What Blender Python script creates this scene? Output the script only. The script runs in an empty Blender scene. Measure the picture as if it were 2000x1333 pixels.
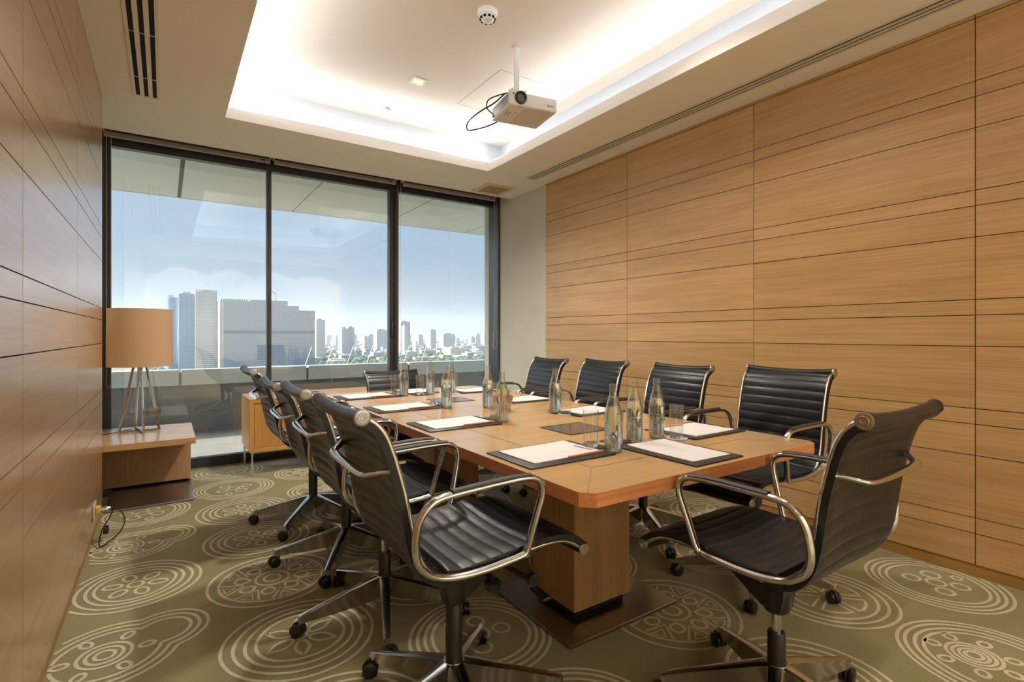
import bpy, bmesh, math, random
from mathutils import Vector, Matrix, Quaternion
random.seed(7)
S = bpy.context.scene
COL = S.collection
R = math.radians
PI = math.pi

# ------------------------------------------------------------------ camera
CAM_H = 1.15
cam = bpy.data.cameras.new('camera')
cam.sensor_width = 36.0
cam.lens = 1012.0 / 2000.0 * 36.0
cam.shift_y = -13.0 / 2000.0
cam.clip_start = 0.02
cam.clip_end = 20000
camo = bpy.data.objects.new('camera', cam)
camo.location = (0, 0, CAM_H)
camo.rotation_euler = (R(90), 0, R(-33.82))
COL.objects.link(camo)
S.camera = camo

# ------------------------------------------------------------------ exposure
S.view_settings.view_transform = 'Standard'
S.view_settings.look = 'None'
S.view_settings.gamma = 1
S.view_settings.use_curve_mapping = False
S.view_settings.exposure = 0.35
S.cycles.max_bounces = 10
S.cycles.transparent_max_bounces = 16
S.cycles.transmission_bounces = 10
S.cycles.volume_bounces = 1
S.cycles.sample_clamp_indirect = 4
S.cycles.caustics_reflective = False
S.cycles.caustics_refractive = False

# ------------------------------------------------------------------ world: clear hazy afternoon sky
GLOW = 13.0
W = bpy.data.worlds.new('sky'); S.world = W; W.use_nodes = True
nt = W.node_tree; nt.nodes.clear()
wo = nt.nodes.new('ShaderNodeOutputWorld'); bg = nt.nodes.new('ShaderNodeBackground')
tc = nt.nodes.new('ShaderNodeTexCoord'); sep = nt.nodes.new('ShaderNodeSeparateXYZ')
rmp = nt.nodes.new('ShaderNodeValToRGB')
cr = rmp.color_ramp
cr.elements[0].position = 0.0; cr.elements[0].color = (0.27, 0.33, 0.40, 1)
cr.elements[1].position = 1.0; cr.elements[1].color = (0.42, 0.62, 0.95, 1)
for p, c in ((0.08, (0.30, 0.38, 0.47)), (0.24, (0.31, 0.46, 0.65)), (0.55, (0.36, 0.56, 0.85))):
    e = cr.elements.new(p); e.color = (*c, 1)
nz = nt.nodes.new('ShaderNodeTexNoise'); nz.inputs['Scale'].default_value = 2.2; nz.inputs['Detail'].default_value = 5
mp = nt.nodes.new('ShaderNodeMapping'); mp.inputs['Scale'].default_value = (1, 1, 3.5)
cmr = nt.nodes.new('ShaderNodeMapRange')
cmr.inputs['From Min'].default_value = 0.52; cmr.inputs['From Max'].default_value = 0.72
cmr.inputs['To Max'].default_value = 0.45
mixc = nt.nodes.new('ShaderNodeMix'); mixc.data_type = 'RGBA'
mixc.inputs[7].default_value = (0.42, 0.46, 0.52, 1)
L = nt.links.new
L(tc.outputs['Generated'], sep.inputs[0]); L(sep.outputs[2], rmp.inputs[0])
L(tc.outputs['Generated'], mp.inputs[0]); L(mp.outputs[0], nz.inputs['Vector'])
L(nz.outputs['Fac'], cmr.inputs['Value']); L(cmr.outputs[0], mixc.inputs[0])
L(rmp.outputs[0], mixc.inputs[6])
# bright hazy glow of the sky around the sun (the sun stands to the left, beyond the view)
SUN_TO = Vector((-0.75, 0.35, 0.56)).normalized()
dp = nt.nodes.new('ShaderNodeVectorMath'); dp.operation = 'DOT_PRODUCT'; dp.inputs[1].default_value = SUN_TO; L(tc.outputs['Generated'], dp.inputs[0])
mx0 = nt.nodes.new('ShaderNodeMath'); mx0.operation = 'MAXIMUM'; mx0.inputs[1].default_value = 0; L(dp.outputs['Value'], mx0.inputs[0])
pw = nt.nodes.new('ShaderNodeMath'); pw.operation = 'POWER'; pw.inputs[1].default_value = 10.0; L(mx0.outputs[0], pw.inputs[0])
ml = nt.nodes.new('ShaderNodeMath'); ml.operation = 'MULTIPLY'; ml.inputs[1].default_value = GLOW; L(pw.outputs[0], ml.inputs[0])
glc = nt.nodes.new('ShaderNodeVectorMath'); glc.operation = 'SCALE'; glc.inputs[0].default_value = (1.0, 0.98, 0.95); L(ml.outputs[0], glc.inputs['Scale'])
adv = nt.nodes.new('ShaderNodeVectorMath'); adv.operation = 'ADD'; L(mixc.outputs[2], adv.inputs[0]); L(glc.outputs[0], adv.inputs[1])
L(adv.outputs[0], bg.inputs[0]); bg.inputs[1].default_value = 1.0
L(bg.outputs[0], wo.inputs[0])

sun = bpy.data.lights.new('sun', 'SUN'); sun.energy = 7.0; sun.angle = R(1.0); sun.color = (1.0, 0.9, 0.76)
so = bpy.data.objects.new('sun', sun); COL.objects.link(so)
so.rotation_euler = Vector((0.75, -0.35, -0.56)).to_track_quat('-Z', 'Y').to_euler()

def area(name, loc, rot, sx, sy, power, color, portal=False, spread=None):
    l = bpy.data.lights.new(name, 'AREA'); l.shape = 'RECTANGLE'; l.size = sx; l.size_y = sy
    l.energy = power; l.color = color
    if spread is not None: l.spread = spread
    if portal: l.cycles.is_portal = True
    o = bpy.data.objects.new(name, l); o.location = loc; o.rotation_euler = rot; COL.objects.link(o)
    return o
# daylight portal just inside the glass (Y = 5.2), shining into the room
area('daylight_portal', (1.4, 5.34, 1.4), (R(-90), 0, 0), 3.6, 2.6, 1, (1, 1, 1), portal=True)
# cove strips hidden in the ceiling trough behind the lip
CZ = 2.742
COOL = (0.86, 0.92, 1.0)
RX0, RX1, RY0, RY1 = 0.35, 2.495, 0.62, 4.12      # ceiling recess
CPW = 10.0
def strip(name, loc, ln, along_y, aim, p):
    o = area(name, loc, (0, 0, 0), 0.03, ln, p, COOL)
    z = -Vector(aim).normalized(); y = Vector((0, 1, 0)) if along_y else Vector((1, 0, 0)); x = y.cross(z).normalized()
    o.rotation_euler = Matrix((x, y, z)).transposed().to_euler()
strip('cove_strip_right', (RX1 + 0.06, (RY0 + RY1) / 2, CZ), RY1 - RY0, True, (-1, 0, 0.10), CPW * 1.6)
strip('cove_strip_left', (RX0 - 0.06, (RY0 + RY1) / 2, CZ), RY1 - RY0, True, (1, 0, 0.10), CPW * 1.6)
strip('cove_strip_window', ((RX0 + RX1) / 2, RY1 + 0.055, CZ), RX1 - RX0, False, (0, -1, 0.10), CPW)
strip('cove_strip_back', ((RX0 + RX1) / 2, RY0 - 0.055, CZ), RX1 - RX0, False, (0, 1, 0.10), CPW)
def spot(name, loc, power, angle, color=(1.0, 0.80, 0.56), tgt=None, blend=0.6, rad=0.03):
    l = bpy.data.lights.new(name, 'SPOT'); l.energy = power; l.spot_size = R(angle); l.spot_blend = blend
    l.color = color; l.shadow_soft_size = rad
    o = bpy.data.objects.new(name, l); o.location = loc; COL.objects.link(o)
    d = Vector(tgt) - Vector(loc) if tgt else Vector((0, 0, -1))
    o.rotation_euler = d.to_track_quat('-Z', 'Y').to_euler()
    return o

# ------------------------------------------------------------------ materials
def mat(name, color, rough=0.5, metal=0.0, coat=0.0, spec=None, emis=None, emis_s=0, sheen=0, coat_rough=0.1):
    m = bpy.data.materials.new(name); m.use_nodes = True
    b = m.node_tree.nodes['Principled BSDF']
    b.inputs['Base Color'].default_value = (*color, 1)
    b.inputs['Roughness'].default_value = rough
    b.inputs['Metallic'].default_value = metal
    b.inputs['Coat Weight'].default_value = coat
    b.inputs['Coat Roughness'].default_value = coat_rough
    if spec is not None: b.inputs['Specular IOR Level'].default_value = spec
    if sheen: b.inputs['Sheen Weight'].default_value = sheen
    if emis: b.inputs['Emission Color'].default_value = (*emis, 1); b.inputs['Emission Strength'].default_value = emis_s
    return m
def nodes(m):
    t = m.node_tree
    return t, t.nodes['Principled BSDF'], t.links.new
def add_noise_var(m, c1, c2, scale=(1, 1, 1), nscale=5, detail=4, bump=0, bumpdist=0.01, coord='Object', lo=0.3, hi=0.7, rough=None):
    t, b, L = nodes(m)
    tc = t.nodes.new('ShaderNodeTexCoord'); mp = t.nodes.new('ShaderNodeMapping'); mp.inputs['Scale'].default_value = scale
    n = t.nodes.new('ShaderNodeTexNoise'); n.inputs['Scale'].default_value = nscale; n.inputs['Detail'].default_value = detail
    r = t.nodes.new('ShaderNodeValToRGB'); r.color_ramp.elements[0].color = (*c1, 1); r.color_ramp.elements[1].color = (*c2, 1)
    r.color_ramp.elements[0].position = lo; r.color_ramp.elements[1].position = hi
    L(tc.outputs[coord], mp.inputs[0]); L(mp.outputs[0], n.inputs['Vector']); L(n.outputs['Fac'], r.inputs[0]); L(r.outputs[0], b.inputs['Base Color'])
    if bump:
        bp = t.nodes.new('ShaderNodeBump'); bp.inputs['Strength'].default_value = bump; bp.inputs['Distance'].default_value = bumpdist
        L(n.outputs['Fac'], bp.inputs['Height']); L(bp.outputs[0], b.inputs['Normal'])
    return m
def wood(name, c_dark, c_light, grain, rough=0.35, coat=0.0, island=0.12, fine=1.0, cr=0.1):
    """veneer: long streaks along the axis given by grain ('x','y','z'), slight tone change from panel to panel"""
    m = mat(name, c_light, rough, coat=coat, coat_rough=cr)
    t, b, L = nodes(m)
    sc = {'x': (1.2, 70, 70), 'y': (70, 1.2, 70), 'z': (70, 70, 1.2)}[grain]
    tc = t.nodes.new('ShaderNodeTexCoord'); mp = t.nodes.new('ShaderNodeMapping'); mp.inputs['Scale'].default_value = sc
    geo = t.nodes.new('ShaderNodeNewGeometry')
    sh = t.nodes.new('ShaderNodeVectorMath'); sh.operation = 'MULTIPLY_ADD'
    sh.inputs[1].default_value = (7.3, 5.1, 9.7)
    L(geo.outputs['Random Per Island'], sh.inputs[0]); L(tc.outputs['Object'], sh.inputs[2])
    L(sh.outputs[0], mp.inputs[0])
    n = t.nodes.new('ShaderNodeTexNoise'); n.inputs['Scale'].default_value = 1.6 * fine; n.inputs['Detail'].default_value = 6; n.inputs['Roughness'].default_value = 0.7
    L(mp.outputs[0], n.inputs['Vector'])
    mp2 = t.nodes.new('ShaderNodeMapping'); mp2.inputs['Scale'].default_value = tuple(v * (0.16 if v > 10 else 1.0) for v in sc)
    n2 = t.nodes.new('ShaderNodeTexNoise'); n2.inputs['Scale'].default_value = 1.0; n2.inputs['Detail'].default_value = 3
    L(sh.outputs[0], mp2.inputs[0]); L(mp2.outputs[0], n2.inputs['Vector'])
    add = t.nodes.new('ShaderNodeMath'); add.operation = 'MULTIPLY_ADD'; add.inputs[1].default_value = 0.65
    L(n.outputs['Fac'], add.inputs[0])
    m2 = t.nodes.new('ShaderNodeMath'); m2.operation = 'MULTIPLY'; m2.inputs[1].default_value = 0.35
    L(n2.outputs['Fac'], m2.inputs[0]); L(m2.outputs[0], add.inputs[2])
    r = t.nodes.new('ShaderNodeValToRGB')
    r.color_ramp.elements[0].color = (*c_dark, 1); r.color_ramp.elements[1].color = (*c_light, 1)
    r.color_ramp.elements[0].position = 0.36; r.color_ramp.elements[1].position = 0.60
    L(add.outputs[0], r.inputs[0])
    hs = t.nodes.new('ShaderNodeHueSaturation')
    mr = t.nodes.new('ShaderNodeMapRange'); mr.inputs['To Min'].default_value = 1 - island; mr.inputs['To Max'].default_value = 1 + island
    L(geo.outputs['Random Per Island'], mr.inputs['Value']); L(mr.outputs[0], hs.inputs['Value'])
    L(r.outputs[0], hs.inputs['Color']); L(hs.outputs[0], b.inputs['Base Color'])
    bp = t.nodes.new('ShaderNodeBump'); bp.inputs['Strength'].default_value = 0.12; bp.inputs['Distance'].default_value = 0.002
    L(n.outputs['Fac'], bp.inputs['Height']); L(bp.outputs[0], b.inputs['Normal'])
    return m
def glass_thin(name, tint, refl=1.0, ior=1.5, rough=0.0):
    m = bpy.data.materials.new(name); m.use_nodes = True; t = m.node_tree; t.nodes.clear(); L = t.links.new
    o = t.nodes.new('ShaderNodeOutputMaterial'); tr = t.nodes.new('ShaderNodeBsdfTransparent'); gl = t.nodes.new('ShaderNodeBsdfGlossy')
    tr.inputs[0].default_value = (*tint, 1); gl.inputs['Roughness'].default_value = rough
    fr = t.nodes.new('ShaderNodeFresnel'); ge = t.nodes.new('ShaderNodeNewGeometry'); im = t.nodes.new('ShaderNodeMapRange')
    im.inputs['To Min'].default_value = ior; im.inputs['To Max'].default_value = 1 / ior
    L(ge.outputs['Backfacing'], im.inputs['Value']); L(im.outputs[0], fr.inputs[0])
    mu = t.nodes.new('ShaderNodeMath'); mu.operation = 'MULTIPLY'; mu.inputs[1].default_value = refl; mu.use_clamp = True
    mx = t.nodes.new('ShaderNodeMixShader')
    L(fr.outputs[0], mu.inputs[0]); L(mu.outputs[0], mx.inputs[0]); L(tr.outputs[0], mx.inputs[1]); L(gl.outputs[0], mx.inputs[2]); L(mx.outputs[0], o.inputs[0])
    return m
def glass_solid(name, color, ior=1.45, rough=0.0):
    m = mat(name, color, rough); t, b, L = nodes(m)
    b.inputs['Transmission Weight'].default_value = 1; b.inputs['IOR'].default_value = ior
    return m

M = {}
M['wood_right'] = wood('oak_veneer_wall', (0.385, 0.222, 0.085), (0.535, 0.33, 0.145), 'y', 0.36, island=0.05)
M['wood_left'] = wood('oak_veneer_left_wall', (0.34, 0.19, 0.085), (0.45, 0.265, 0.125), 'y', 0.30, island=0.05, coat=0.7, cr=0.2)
M['wood_x'] = wood('oak_veneer_horizontal', (0.42, 0.22, 0.075), (0.58, 0.32, 0.115), 'x', 0.3)
M['wood_z'] = wood('oak_veneer_vertical', (0.30, 0.17, 0.07), (0.44, 0.26, 0.115), 'z', 0.4, island=0.03)
M['wood_cab'] = wood('oak_cabinet', (0.46, 0.23, 0.06), (0.60, 0.32, 0.09), 'z', 0.4)
M['wood_side'] = wood('side_table_oak', (0.40, 0.22, 0.10), (0.55, 0.33, 0.16), 'z', 0.28, island=0.02)
M['wood_side_top'] = wood('side_table_top_oak', (0.52, 0.30, 0.13), (0.66, 0.42, 0.20), 'x', 0.2, island=0.02)
M['table_top'] = wood('table_top_oak', (0.37, 0.22, 0.09), (0.48, 0.295, 0.125), 'x', 0.24, coat=0.25, island=0.04)
M['table_edge'] = wood('table_edge_cherry', (0.50, 0.19, 0.075), (0.70, 0.30, 0.12), 'x', 0.3, island=0.02)
M['table_edge_y'] = wood('table_edge_cherry_side', (0.50, 0.19, 0.075), (0.70, 0.30, 0.12), 'y', 0.3, island=0.02)
M['groove'] = mat('groove_dark', (0.05, 0.028, 0.015), 0.8)
M['base_wood'] = wood('baseboard_oak', (0.26, 0.13, 0.03), (0.34, 0.18, 0.045), 'y', 0.5)
M['paint'] = add_noise_var(mat('ceiling_paint', (0.90, 0.875, 0.83), 0.75), (0.895, 0.87, 0.825), (0.905, 0.88, 0.835), nscale=0.8)
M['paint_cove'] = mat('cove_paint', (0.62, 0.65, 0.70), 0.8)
M['paint_field'] = mat('raised_ceiling_paint', (0.80, 0.71, 0.60), 0.8)
M['paint_wall'] = add_noise_var(mat('wall_paint', (0.58, 0.55, 0.45), 0.7), (0.56, 0.53, 0.43), (0.60, 0.57, 0.47), nscale=3, bump=0.05)
M['white'] = mat('white_plastic', (0.80, 0.78, 0.75), 0.4)
M['offwhite'] = mat('offwhite_metal', (0.72, 0.68, 0.60), 0.45)
M['black'] = mat('black_plastic', (0.012, 0.012, 0.013), 0.35)
M['soft_black'] = mat('soft_black', (0.02, 0.02, 0.02), 0.6)
M['void'] = mat('dark_void', (0.006, 0.006, 0.006), 0.9)
M['frame'] = mat('window_frame_charcoal', (0.030, 0.030, 0.034), 0.4)
M['chrome'] = mat('chrome', (0.64, 0.65, 0.67), 0.08, metal=1.0)
M['alu'] = mat('polished_aluminium', (0.56, 0.565, 0.58), 0.18, metal=1.0)
M['cap'] = mat('satin_end_cap', (0.42, 0.41, 0.40), 0.3, metal=1.0)
M['crane'] = mat('crane_grey', (0.3, 0.3, 0.3), 0.6)
M['steel'] = add_noise_var(mat('brushed_steel', (0.25, 0.23, 0.22), 0.3, metal=1.0), (0.30, 0.285, 0.28), (0.42, 0.40, 0.39), scale=(1, 60, 1), nscale=4)
M['leather'] = mat('black_leather', (0.010, 0.011, 0.013), 0.36, spec=0.38)
t, b, L_ = nodes(M['leather'])
_n = t.nodes.new('ShaderNodeTexNoise'); _n.inputs['Scale'].default_value = 9; _n.inputs['Detail'].default_value = 3
_n2 = t.nodes.new('ShaderNodeTexNoise'); _n2.inputs['Scale'].default_value = 350
_tc = t.nodes.new('ShaderNodeTexCoord'); _b1 = t.nodes.new('ShaderNodeBump'); _b2 = t.nodes.new('ShaderNodeBump')
_b1.inputs['Strength'].default_value = 0.18; _b1.inputs['Distance'].default_value = 0.02
_b2.inputs['Strength'].default_value = 0.15; _b2.inputs['Distance'].default_value = 0.001
L_(_tc.outputs['Object'], _n.inputs['Vector']); L_(_tc.outputs['Object'], _n2.inputs['Vector'])
L_(_n.outputs['Fac'], _b1.inputs['Height']); L_(_n2.outputs['Fac'], _b2.inputs['Height']); L_(_b1.outputs[0], _b2.inputs['Normal']); L_(_b2.outputs[0], b.inputs['Normal'])
M['pad_leather'] = mat('folder_black_leather', (0.022, 0.021, 0.021), 0.38)
M['paper'] = mat('white_paper', (0.60, 0.575, 0.57), 0.7)
M['pencil'] = mat('orange_pencil', (0.85, 0.33, 0.18), 0.45)
M['carpet'] = add_noise_var(mat('olive_carpet', (0.235, 0.21, 0.095), 0.95, sheen=0.15), (0.195, 0.175, 0.075), (0.275, 0.245, 0.115), nscale=220, detail=2, bump=0.5, bumpdist=0.004)
M['carpet_line'] = add_noise_var(mat('cream_carpet_line', (0.58, 0.52, 0.37), 0.95, sheen=0.15), (0.52, 0.46, 0.32), (0.64, 0.57, 0.42), nscale=220, detail=2, bump=0.5, bumpdist=0.004)
M['pane'] = glass_thin('window_glass', (0.965, 0.98, 0.975), refl=2.0, ior=1.5)
M['bottle'] = glass_thin('bottle_glass', (0.955, 0.98, 0.96), refl=2.4, ior=1.5)
M['tumbler'] = glass_thin('tumbler_glass', (0.985, 0.99, 0.985), refl=1.4, ior=1.5)
M['tumbler_base'] = glass_solid('tumbler_base_glass', (0.96, 0.98, 0.96))
M['foot_glass'] = glass_solid('foot_glass', (0.70, 0.88, 0.62))
M['water'] = glass_solid('water', (0.95, 0.98, 0.97), ior=1.33)
M['shade'] = mat('lamp_shade_linen', (0.93, 0.76, 0.55), 0.9)
t, b, L_ = nodes(M['shade'])
_tl = t.nodes.new('ShaderNodeBsdfTranslucent'); _tl.inputs[0].default_value = (0.96, 0.78, 0.56, 1); _mx = t.nodes.new('ShaderNodeMixShader'); _mx.inputs[0].default_value = 0.6
L_(b.outputs[0], _mx.inputs[1]); L_(_tl.outputs[0], _mx.inputs[2]); L_(_mx.outputs[0], t.nodes['Material Output'].inputs[0])
M['terracotta'] = mat('terracotta', (0.62, 0.20, 0.08), 0.6)
M['leaf'] = mat('succulent_green', (0.14, 0.32, 0.07), 0.5)
M['soil'] = mat('soil', (0.05, 0.03, 0.02), 0.9)
M['brass'] = mat('tan_grille', (0.62, 0.42, 0.20), 0.5)
M['blind'] = mat('blind_fabric', (0.13, 0.10, 0.085), 0.8)
M['blind_bar'] = mat('blind_bar', (0.46, 0.42, 0.41), 0.5)
M['emblem'] = mat('bottle_print_grey', (0.42, 0.47, 0.48), 0.5)
M['blue'] = mat('blue_print', (0.03, 0.07, 0.30), 0.5)
M['grey_mesh'] = mat('grey_mesh', (0.22, 0.23, 0.22), 0.6)
M['lens'] = mat('lens_glass', (0.02, 0.025, 0.03), 0.05, coat=1)
M['lamp_on'] = mat('lamp_glow', (1, 0.7, 0.35), 0.5, emis=(1.0, 0.55, 0.20), emis_s=0.9)
M['yellow'] = mat('yellow_plug', (0.8, 0.5, 0.06), 0.5)
M['concrete'] = add_noise_var(mat('balcony_concrete', (0.22, 0.22, 0.20), 0.9), (0.20, 0.20, 0.19), (0.24, 0.24, 0.225), nscale=3)
M['parapet'] = mat('parapet_panel', (0.62, 0.66, 0.60), 0.55)
M['soffit'] = mat('outdoor_soffit', (0.86, 0.87, 0.84), 0.7)
M['joint'] = mat('joint_grey', (0.16, 0.15, 0.13), 0.8)

# ------------------------------------------------------------------ mesh helpers
class MB:
    def __init__(s): s.v = []; s.f = []; s.m = []
    def add(s, verts, faces, mi=0):
        k = len(s.v); s.v += [tuple(v) for v in verts]; s.f += [tuple(i + k for i in f) for f in faces]; s.m += [mi] * len(faces); return s
    def box(s, x0, x1, y0, y1, z0, z1, mi=0):
        v = [(x, y, z) for z in (z0, z1) for y in (y0, y1) for x in (x0, x1)]
        return s.add(v, [(0, 2, 3, 1), (4, 5, 7, 6), (0, 1, 5, 4), (2, 6, 7, 3), (0, 4, 6, 2), (1, 3, 7, 5)], mi)
    def bevbox(s, x0, x1, y0, y1, z0, z1, b=0.003, mi=0, seg=1):
        bm = bmesh.new(); bmesh.ops.create_cube(bm, size=1)
        for v in bm.verts: v.co = Vector(((x0 + x1) / 2 + v.co.x * (x1 - x0), (y0 + y1) / 2 + v.co.y * (y1 - y0), (z0 + z1) / 2 + v.co.z * (z1 - z0)))
        bmesh.ops.bevel(bm, geom=bm.edges[:], offset=b, segments=seg, affect='EDGES', profile=0.5)
        bm.verts.index_update()
        s.add([v.co[:] for v in bm.verts], [tuple(v.index for v in f.verts) for f in bm.faces], mi); bm.free(); return s
    def prism(s, pts, z0, z1, mi=0, side_mi=None):
        n = len(pts); v = [(x, y, z0) for x, y in pts] + [(x, y, z1) for x, y in pts]
        s.add(v, [tuple(range(n))[::-1], tuple(range(n, 2 * n))], mi)
        s.add(v, [(i, (i + 1) % n, (i + 1) % n + n, i + n) for i in range(n)], mi if side_mi is None else side_mi); return s
    def lathe(s, prof, n=24, c=(0, 0, 0), mi=0, axis='z', close=False):
        rows = []
        k = []
        for r, z in prof:
            row = []
            for i in range(n):
                a = 2 * PI * i / n
                p = (r * math.cos(a), r * math.sin(a), z)
                if axis == 'x': p = (z, p[0], p[1])
                if axis == 'y': p = (p[0], z, p[1])
                row.append((p[0] + c[0], p[1] + c[1], p[2] + c[2]))
            k.append(row)
        v = [p for row in k for p in row]; f = []
        for j in range(len(prof) - 1):
            for i in range(n):
                f.append((j * n + i, j * n + (i + 1) % n, (j + 1) * n + (i + 1) % n, (j + 1) * n + i))
        if prof[0][0] > 1e-5 and not close: f.append(tuple(range(n))[::-1])
        if prof[-1][0] > 1e-5 and not close: f.append(tuple((len(prof) - 1) * n + i for i in range(n)))
        if close:
            j = len(prof) - 1
            for i in range(n): f.append((j * n + i, j * n + (i + 1) % n, (i + 1) % n, i))
        return s.add(v, f, mi)
    def tube(s, path, r=0.01, rb=None, n=10, side=None, closed=False, mi=0, caps=True, taper=None):
        """sweep; r across 'side', rb along the other normal"""
        P = [Vector(p) for p in path]; rb = r if rb is None else rb; m = len(P); v = []; prev = None
        for i in range(m):
            if closed: tan = (P[(i + 1) % m] - P[i - 1]).normalized()
            else: tan = (P[min(i + 1, m - 1)] - P[max(i - 1, 0)]).normalized()
            if side is not None: a = Vector(side)
            else:
                if prev is None:
                    a = Vector((0, 0, 1)) if abs(tan.z) < 0.9 else Vector((1, 0, 0))
                else: a = prev
            a = (a - tan * a.dot(tan)).normalized(); prev = a
            b2 = tan.cross(a)
            tf = taper(i / (m - 1)) if taper else 1.0
            for k in range(n):
                t = 2 * PI * k / n
                v.append(P[i] + a * (r * tf * math.cos(t)) + b2 * (rb * tf * math.sin(t)))
        f = []
        for i in range(m if closed else m - 1):
            j = (i + 1) % m
            for k in range(n): f.append((i * n + k, i * n + (k + 1) % n, j * n + (k + 1) % n, j * n + k))
        if not closed and caps: f += [tuple(range(n))[::-1], tuple((m - 1) * n + k for k in range(n))]
        return s.add(v, f, mi)
    def xf(s, mtx, start=0):
        s.v[start:] = [tuple(mtx @ Vector(v)) for v in s.v[start:]]; return s
    def build(s, name, mats, parent=None, smooth=35, loc=None):
        me = bpy.data.meshes.new(name); me.from_pydata(s.v, [], s.f)
        if not isinstance(mats, (list, tuple)): mats = [mats]
        for m in mats: me.materials.append(m)
        me.polygons.foreach_set('material_index', s.m)
        me.validate(); me.update()
        if smooth:
            me.polygons.foreach_set('use_smooth', [True] * len(me.polygons)); me.set_sharp_from_angle(angle=R(smooth))
        bm = bmesh.new(); bm.from_mesh(me); bmesh.ops.recalc_face_normals(bm, faces=bm.faces); bm.to_mesh(me); bm.free()
        o = bpy.data.objects.new(name, me); COL.objects.link(o)
        if loc: o.location = loc
        if parent: o.parent = parent
        return o
def crom(pts, n=6, closed=False):
    P = [Vector(p) for p in pts]; out = []; m = len(P)
    rng = range(m) if closed else range(m - 1)
    for i in rng:
        if closed: a, b, c, d = P[i - 1], P[i], P[(i + 1) % m], P[(i + 2) % m]
        else: a, b, c, d = P[max(i - 1, 0)], P[i], P[i + 1], P[min(i + 2, m - 1)]
        for k in range(n):
            t = k / n
            out.append(0.5 * ((2 * b) + (-a + c) * t + (2 * a - 5 * b + 4 * c - d) * t * t + (-a + 3 * b - 3 * c + d) * t ** 3))
    if not closed: out.append(P[-1])
    return out
def tag(o, label=None, cat=None, group=None, kind=None):
    if label: o['label'] = label
    if cat: o['category'] = cat
    if group: o['group'] = group
    if kind: o['kind'] = kind
    return o
def empty(name, loc=(0, 0, 0), rz=0):
    o = bpy.data.objects.new(name, None); o.empty_display_size = 0.05; o.location = loc; o.rotation_euler = (0, 0, rz); COL.objects.link(o); return o
def copy_tree(o, parent=None):
    c = o.copy(); COL.objects.link(c)
    if parent: c.parent = parent
    for ch in [x for x in ALLCH.get(o.name, [])]: copy_tree_child(ch, c)
    return c
ALLCH = {}
def index_children():
    ALLCH.clear()
    for o in bpy.data.objects:
        if o.parent: ALLCH.setdefault(o.parent.name, []).append(o)
def copy_tree_child(o, parent):
    c = o.copy(); COL.objects.link(c); c.parent = parent
    for ch in ALLCH.get(o.name, []): copy_tree_child(ch, c)
    return c
def struct(o, name=None):
    o['kind'] = 'structure'; return o

# ------------------------------------------------------------------ room shell
XL, XR, XRB = -0.33, 3.187, 3.222
YB, YW = -1.6, 5.21
HC, HU = 2.667, 2.97
U = 0.07397
def panel_wall(x, sgn, ys, name, m):
    """tongue of veneer panels; sgn = +1 the wall is on the right (faces -X), -1 on the left"""
    b = MB(); th = 0.02 * sgn; g = 0.002
    back = x + 0.009 * sgn
    b.box(min(back, x + th), max(back, x + th), ys[0], ys[-1] - 0.001, 0.058, HC, 1)
    zs = [0.058]
    for k in range(5):
        for u in (2, 1, 4): zs.append(zs[-1] + u * U)
    zs.append(HC)
    for i in range(len(ys) - 1):
        for j in range(len(zs) - 1):
            y0, y1, z0, z1 = ys[i] + g, ys[i + 1] - g * (1 if i < len(ys) - 2 else 0), zs[j] + g, zs[j + 1] - g
            b.box(min(x, back), max(x, back), y0, y1, z0, z1, 0)
    return struct(b.build(name, [m, M['groove']], smooth=0))
panel_wall(XR, 1, [YB, -1.404, -0.294, 0.817, 1.928, 3.04, 4.146], 'wall_right', M['wood_right'])
panel_wall(XL, -1, [YB, -1.36, -0.255, 0.85, 1.966, 3.055, 4.170], 'wall_left', M['wood_left'])
b = MB(); b.box(XR + 0.006, XR + 0.02, YB, 4.146, 0, 0.0575); struct(b.build('baseboard_right', M['base_wood'], smooth=0))
b = MB(); b.box(XL - 0.02, XL - 0.006, YB, 4.17, 0, 0.0575); struct(b.build('baseboard_left', M['base_wood'], smooth=0))
b = MB(); b.box(XRB, XRB + 0.1, 4.10, 5.4, 0, 2.83); b.box(XR + 0.021, XRB + 0.1, YB - 0.1, 4.10, 0, 2.7); b.box(XR, XRB, 4.147, 4.162, 0, HC)
struct(b.build('wall_window_side', M['paint_wall'], smooth=0))
b = MB(); b.box(-0.55, -0.425, 4.10, 5.4, 0, 2.83); b.box(-0.55, XL - 0.021, YB - 0.1, 4.17, 0, 2.7)
struct(b.build('wall_left_recess', M['paint_wall'], smooth=0))
b = MB(); b.box(-0.55, 3.4, YB - 0.1, YB, 0, 2.7); struct(b.build('wall_back', mat('back_wall_cream', (.82, .77, .68), .8), smooth=0))
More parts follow.
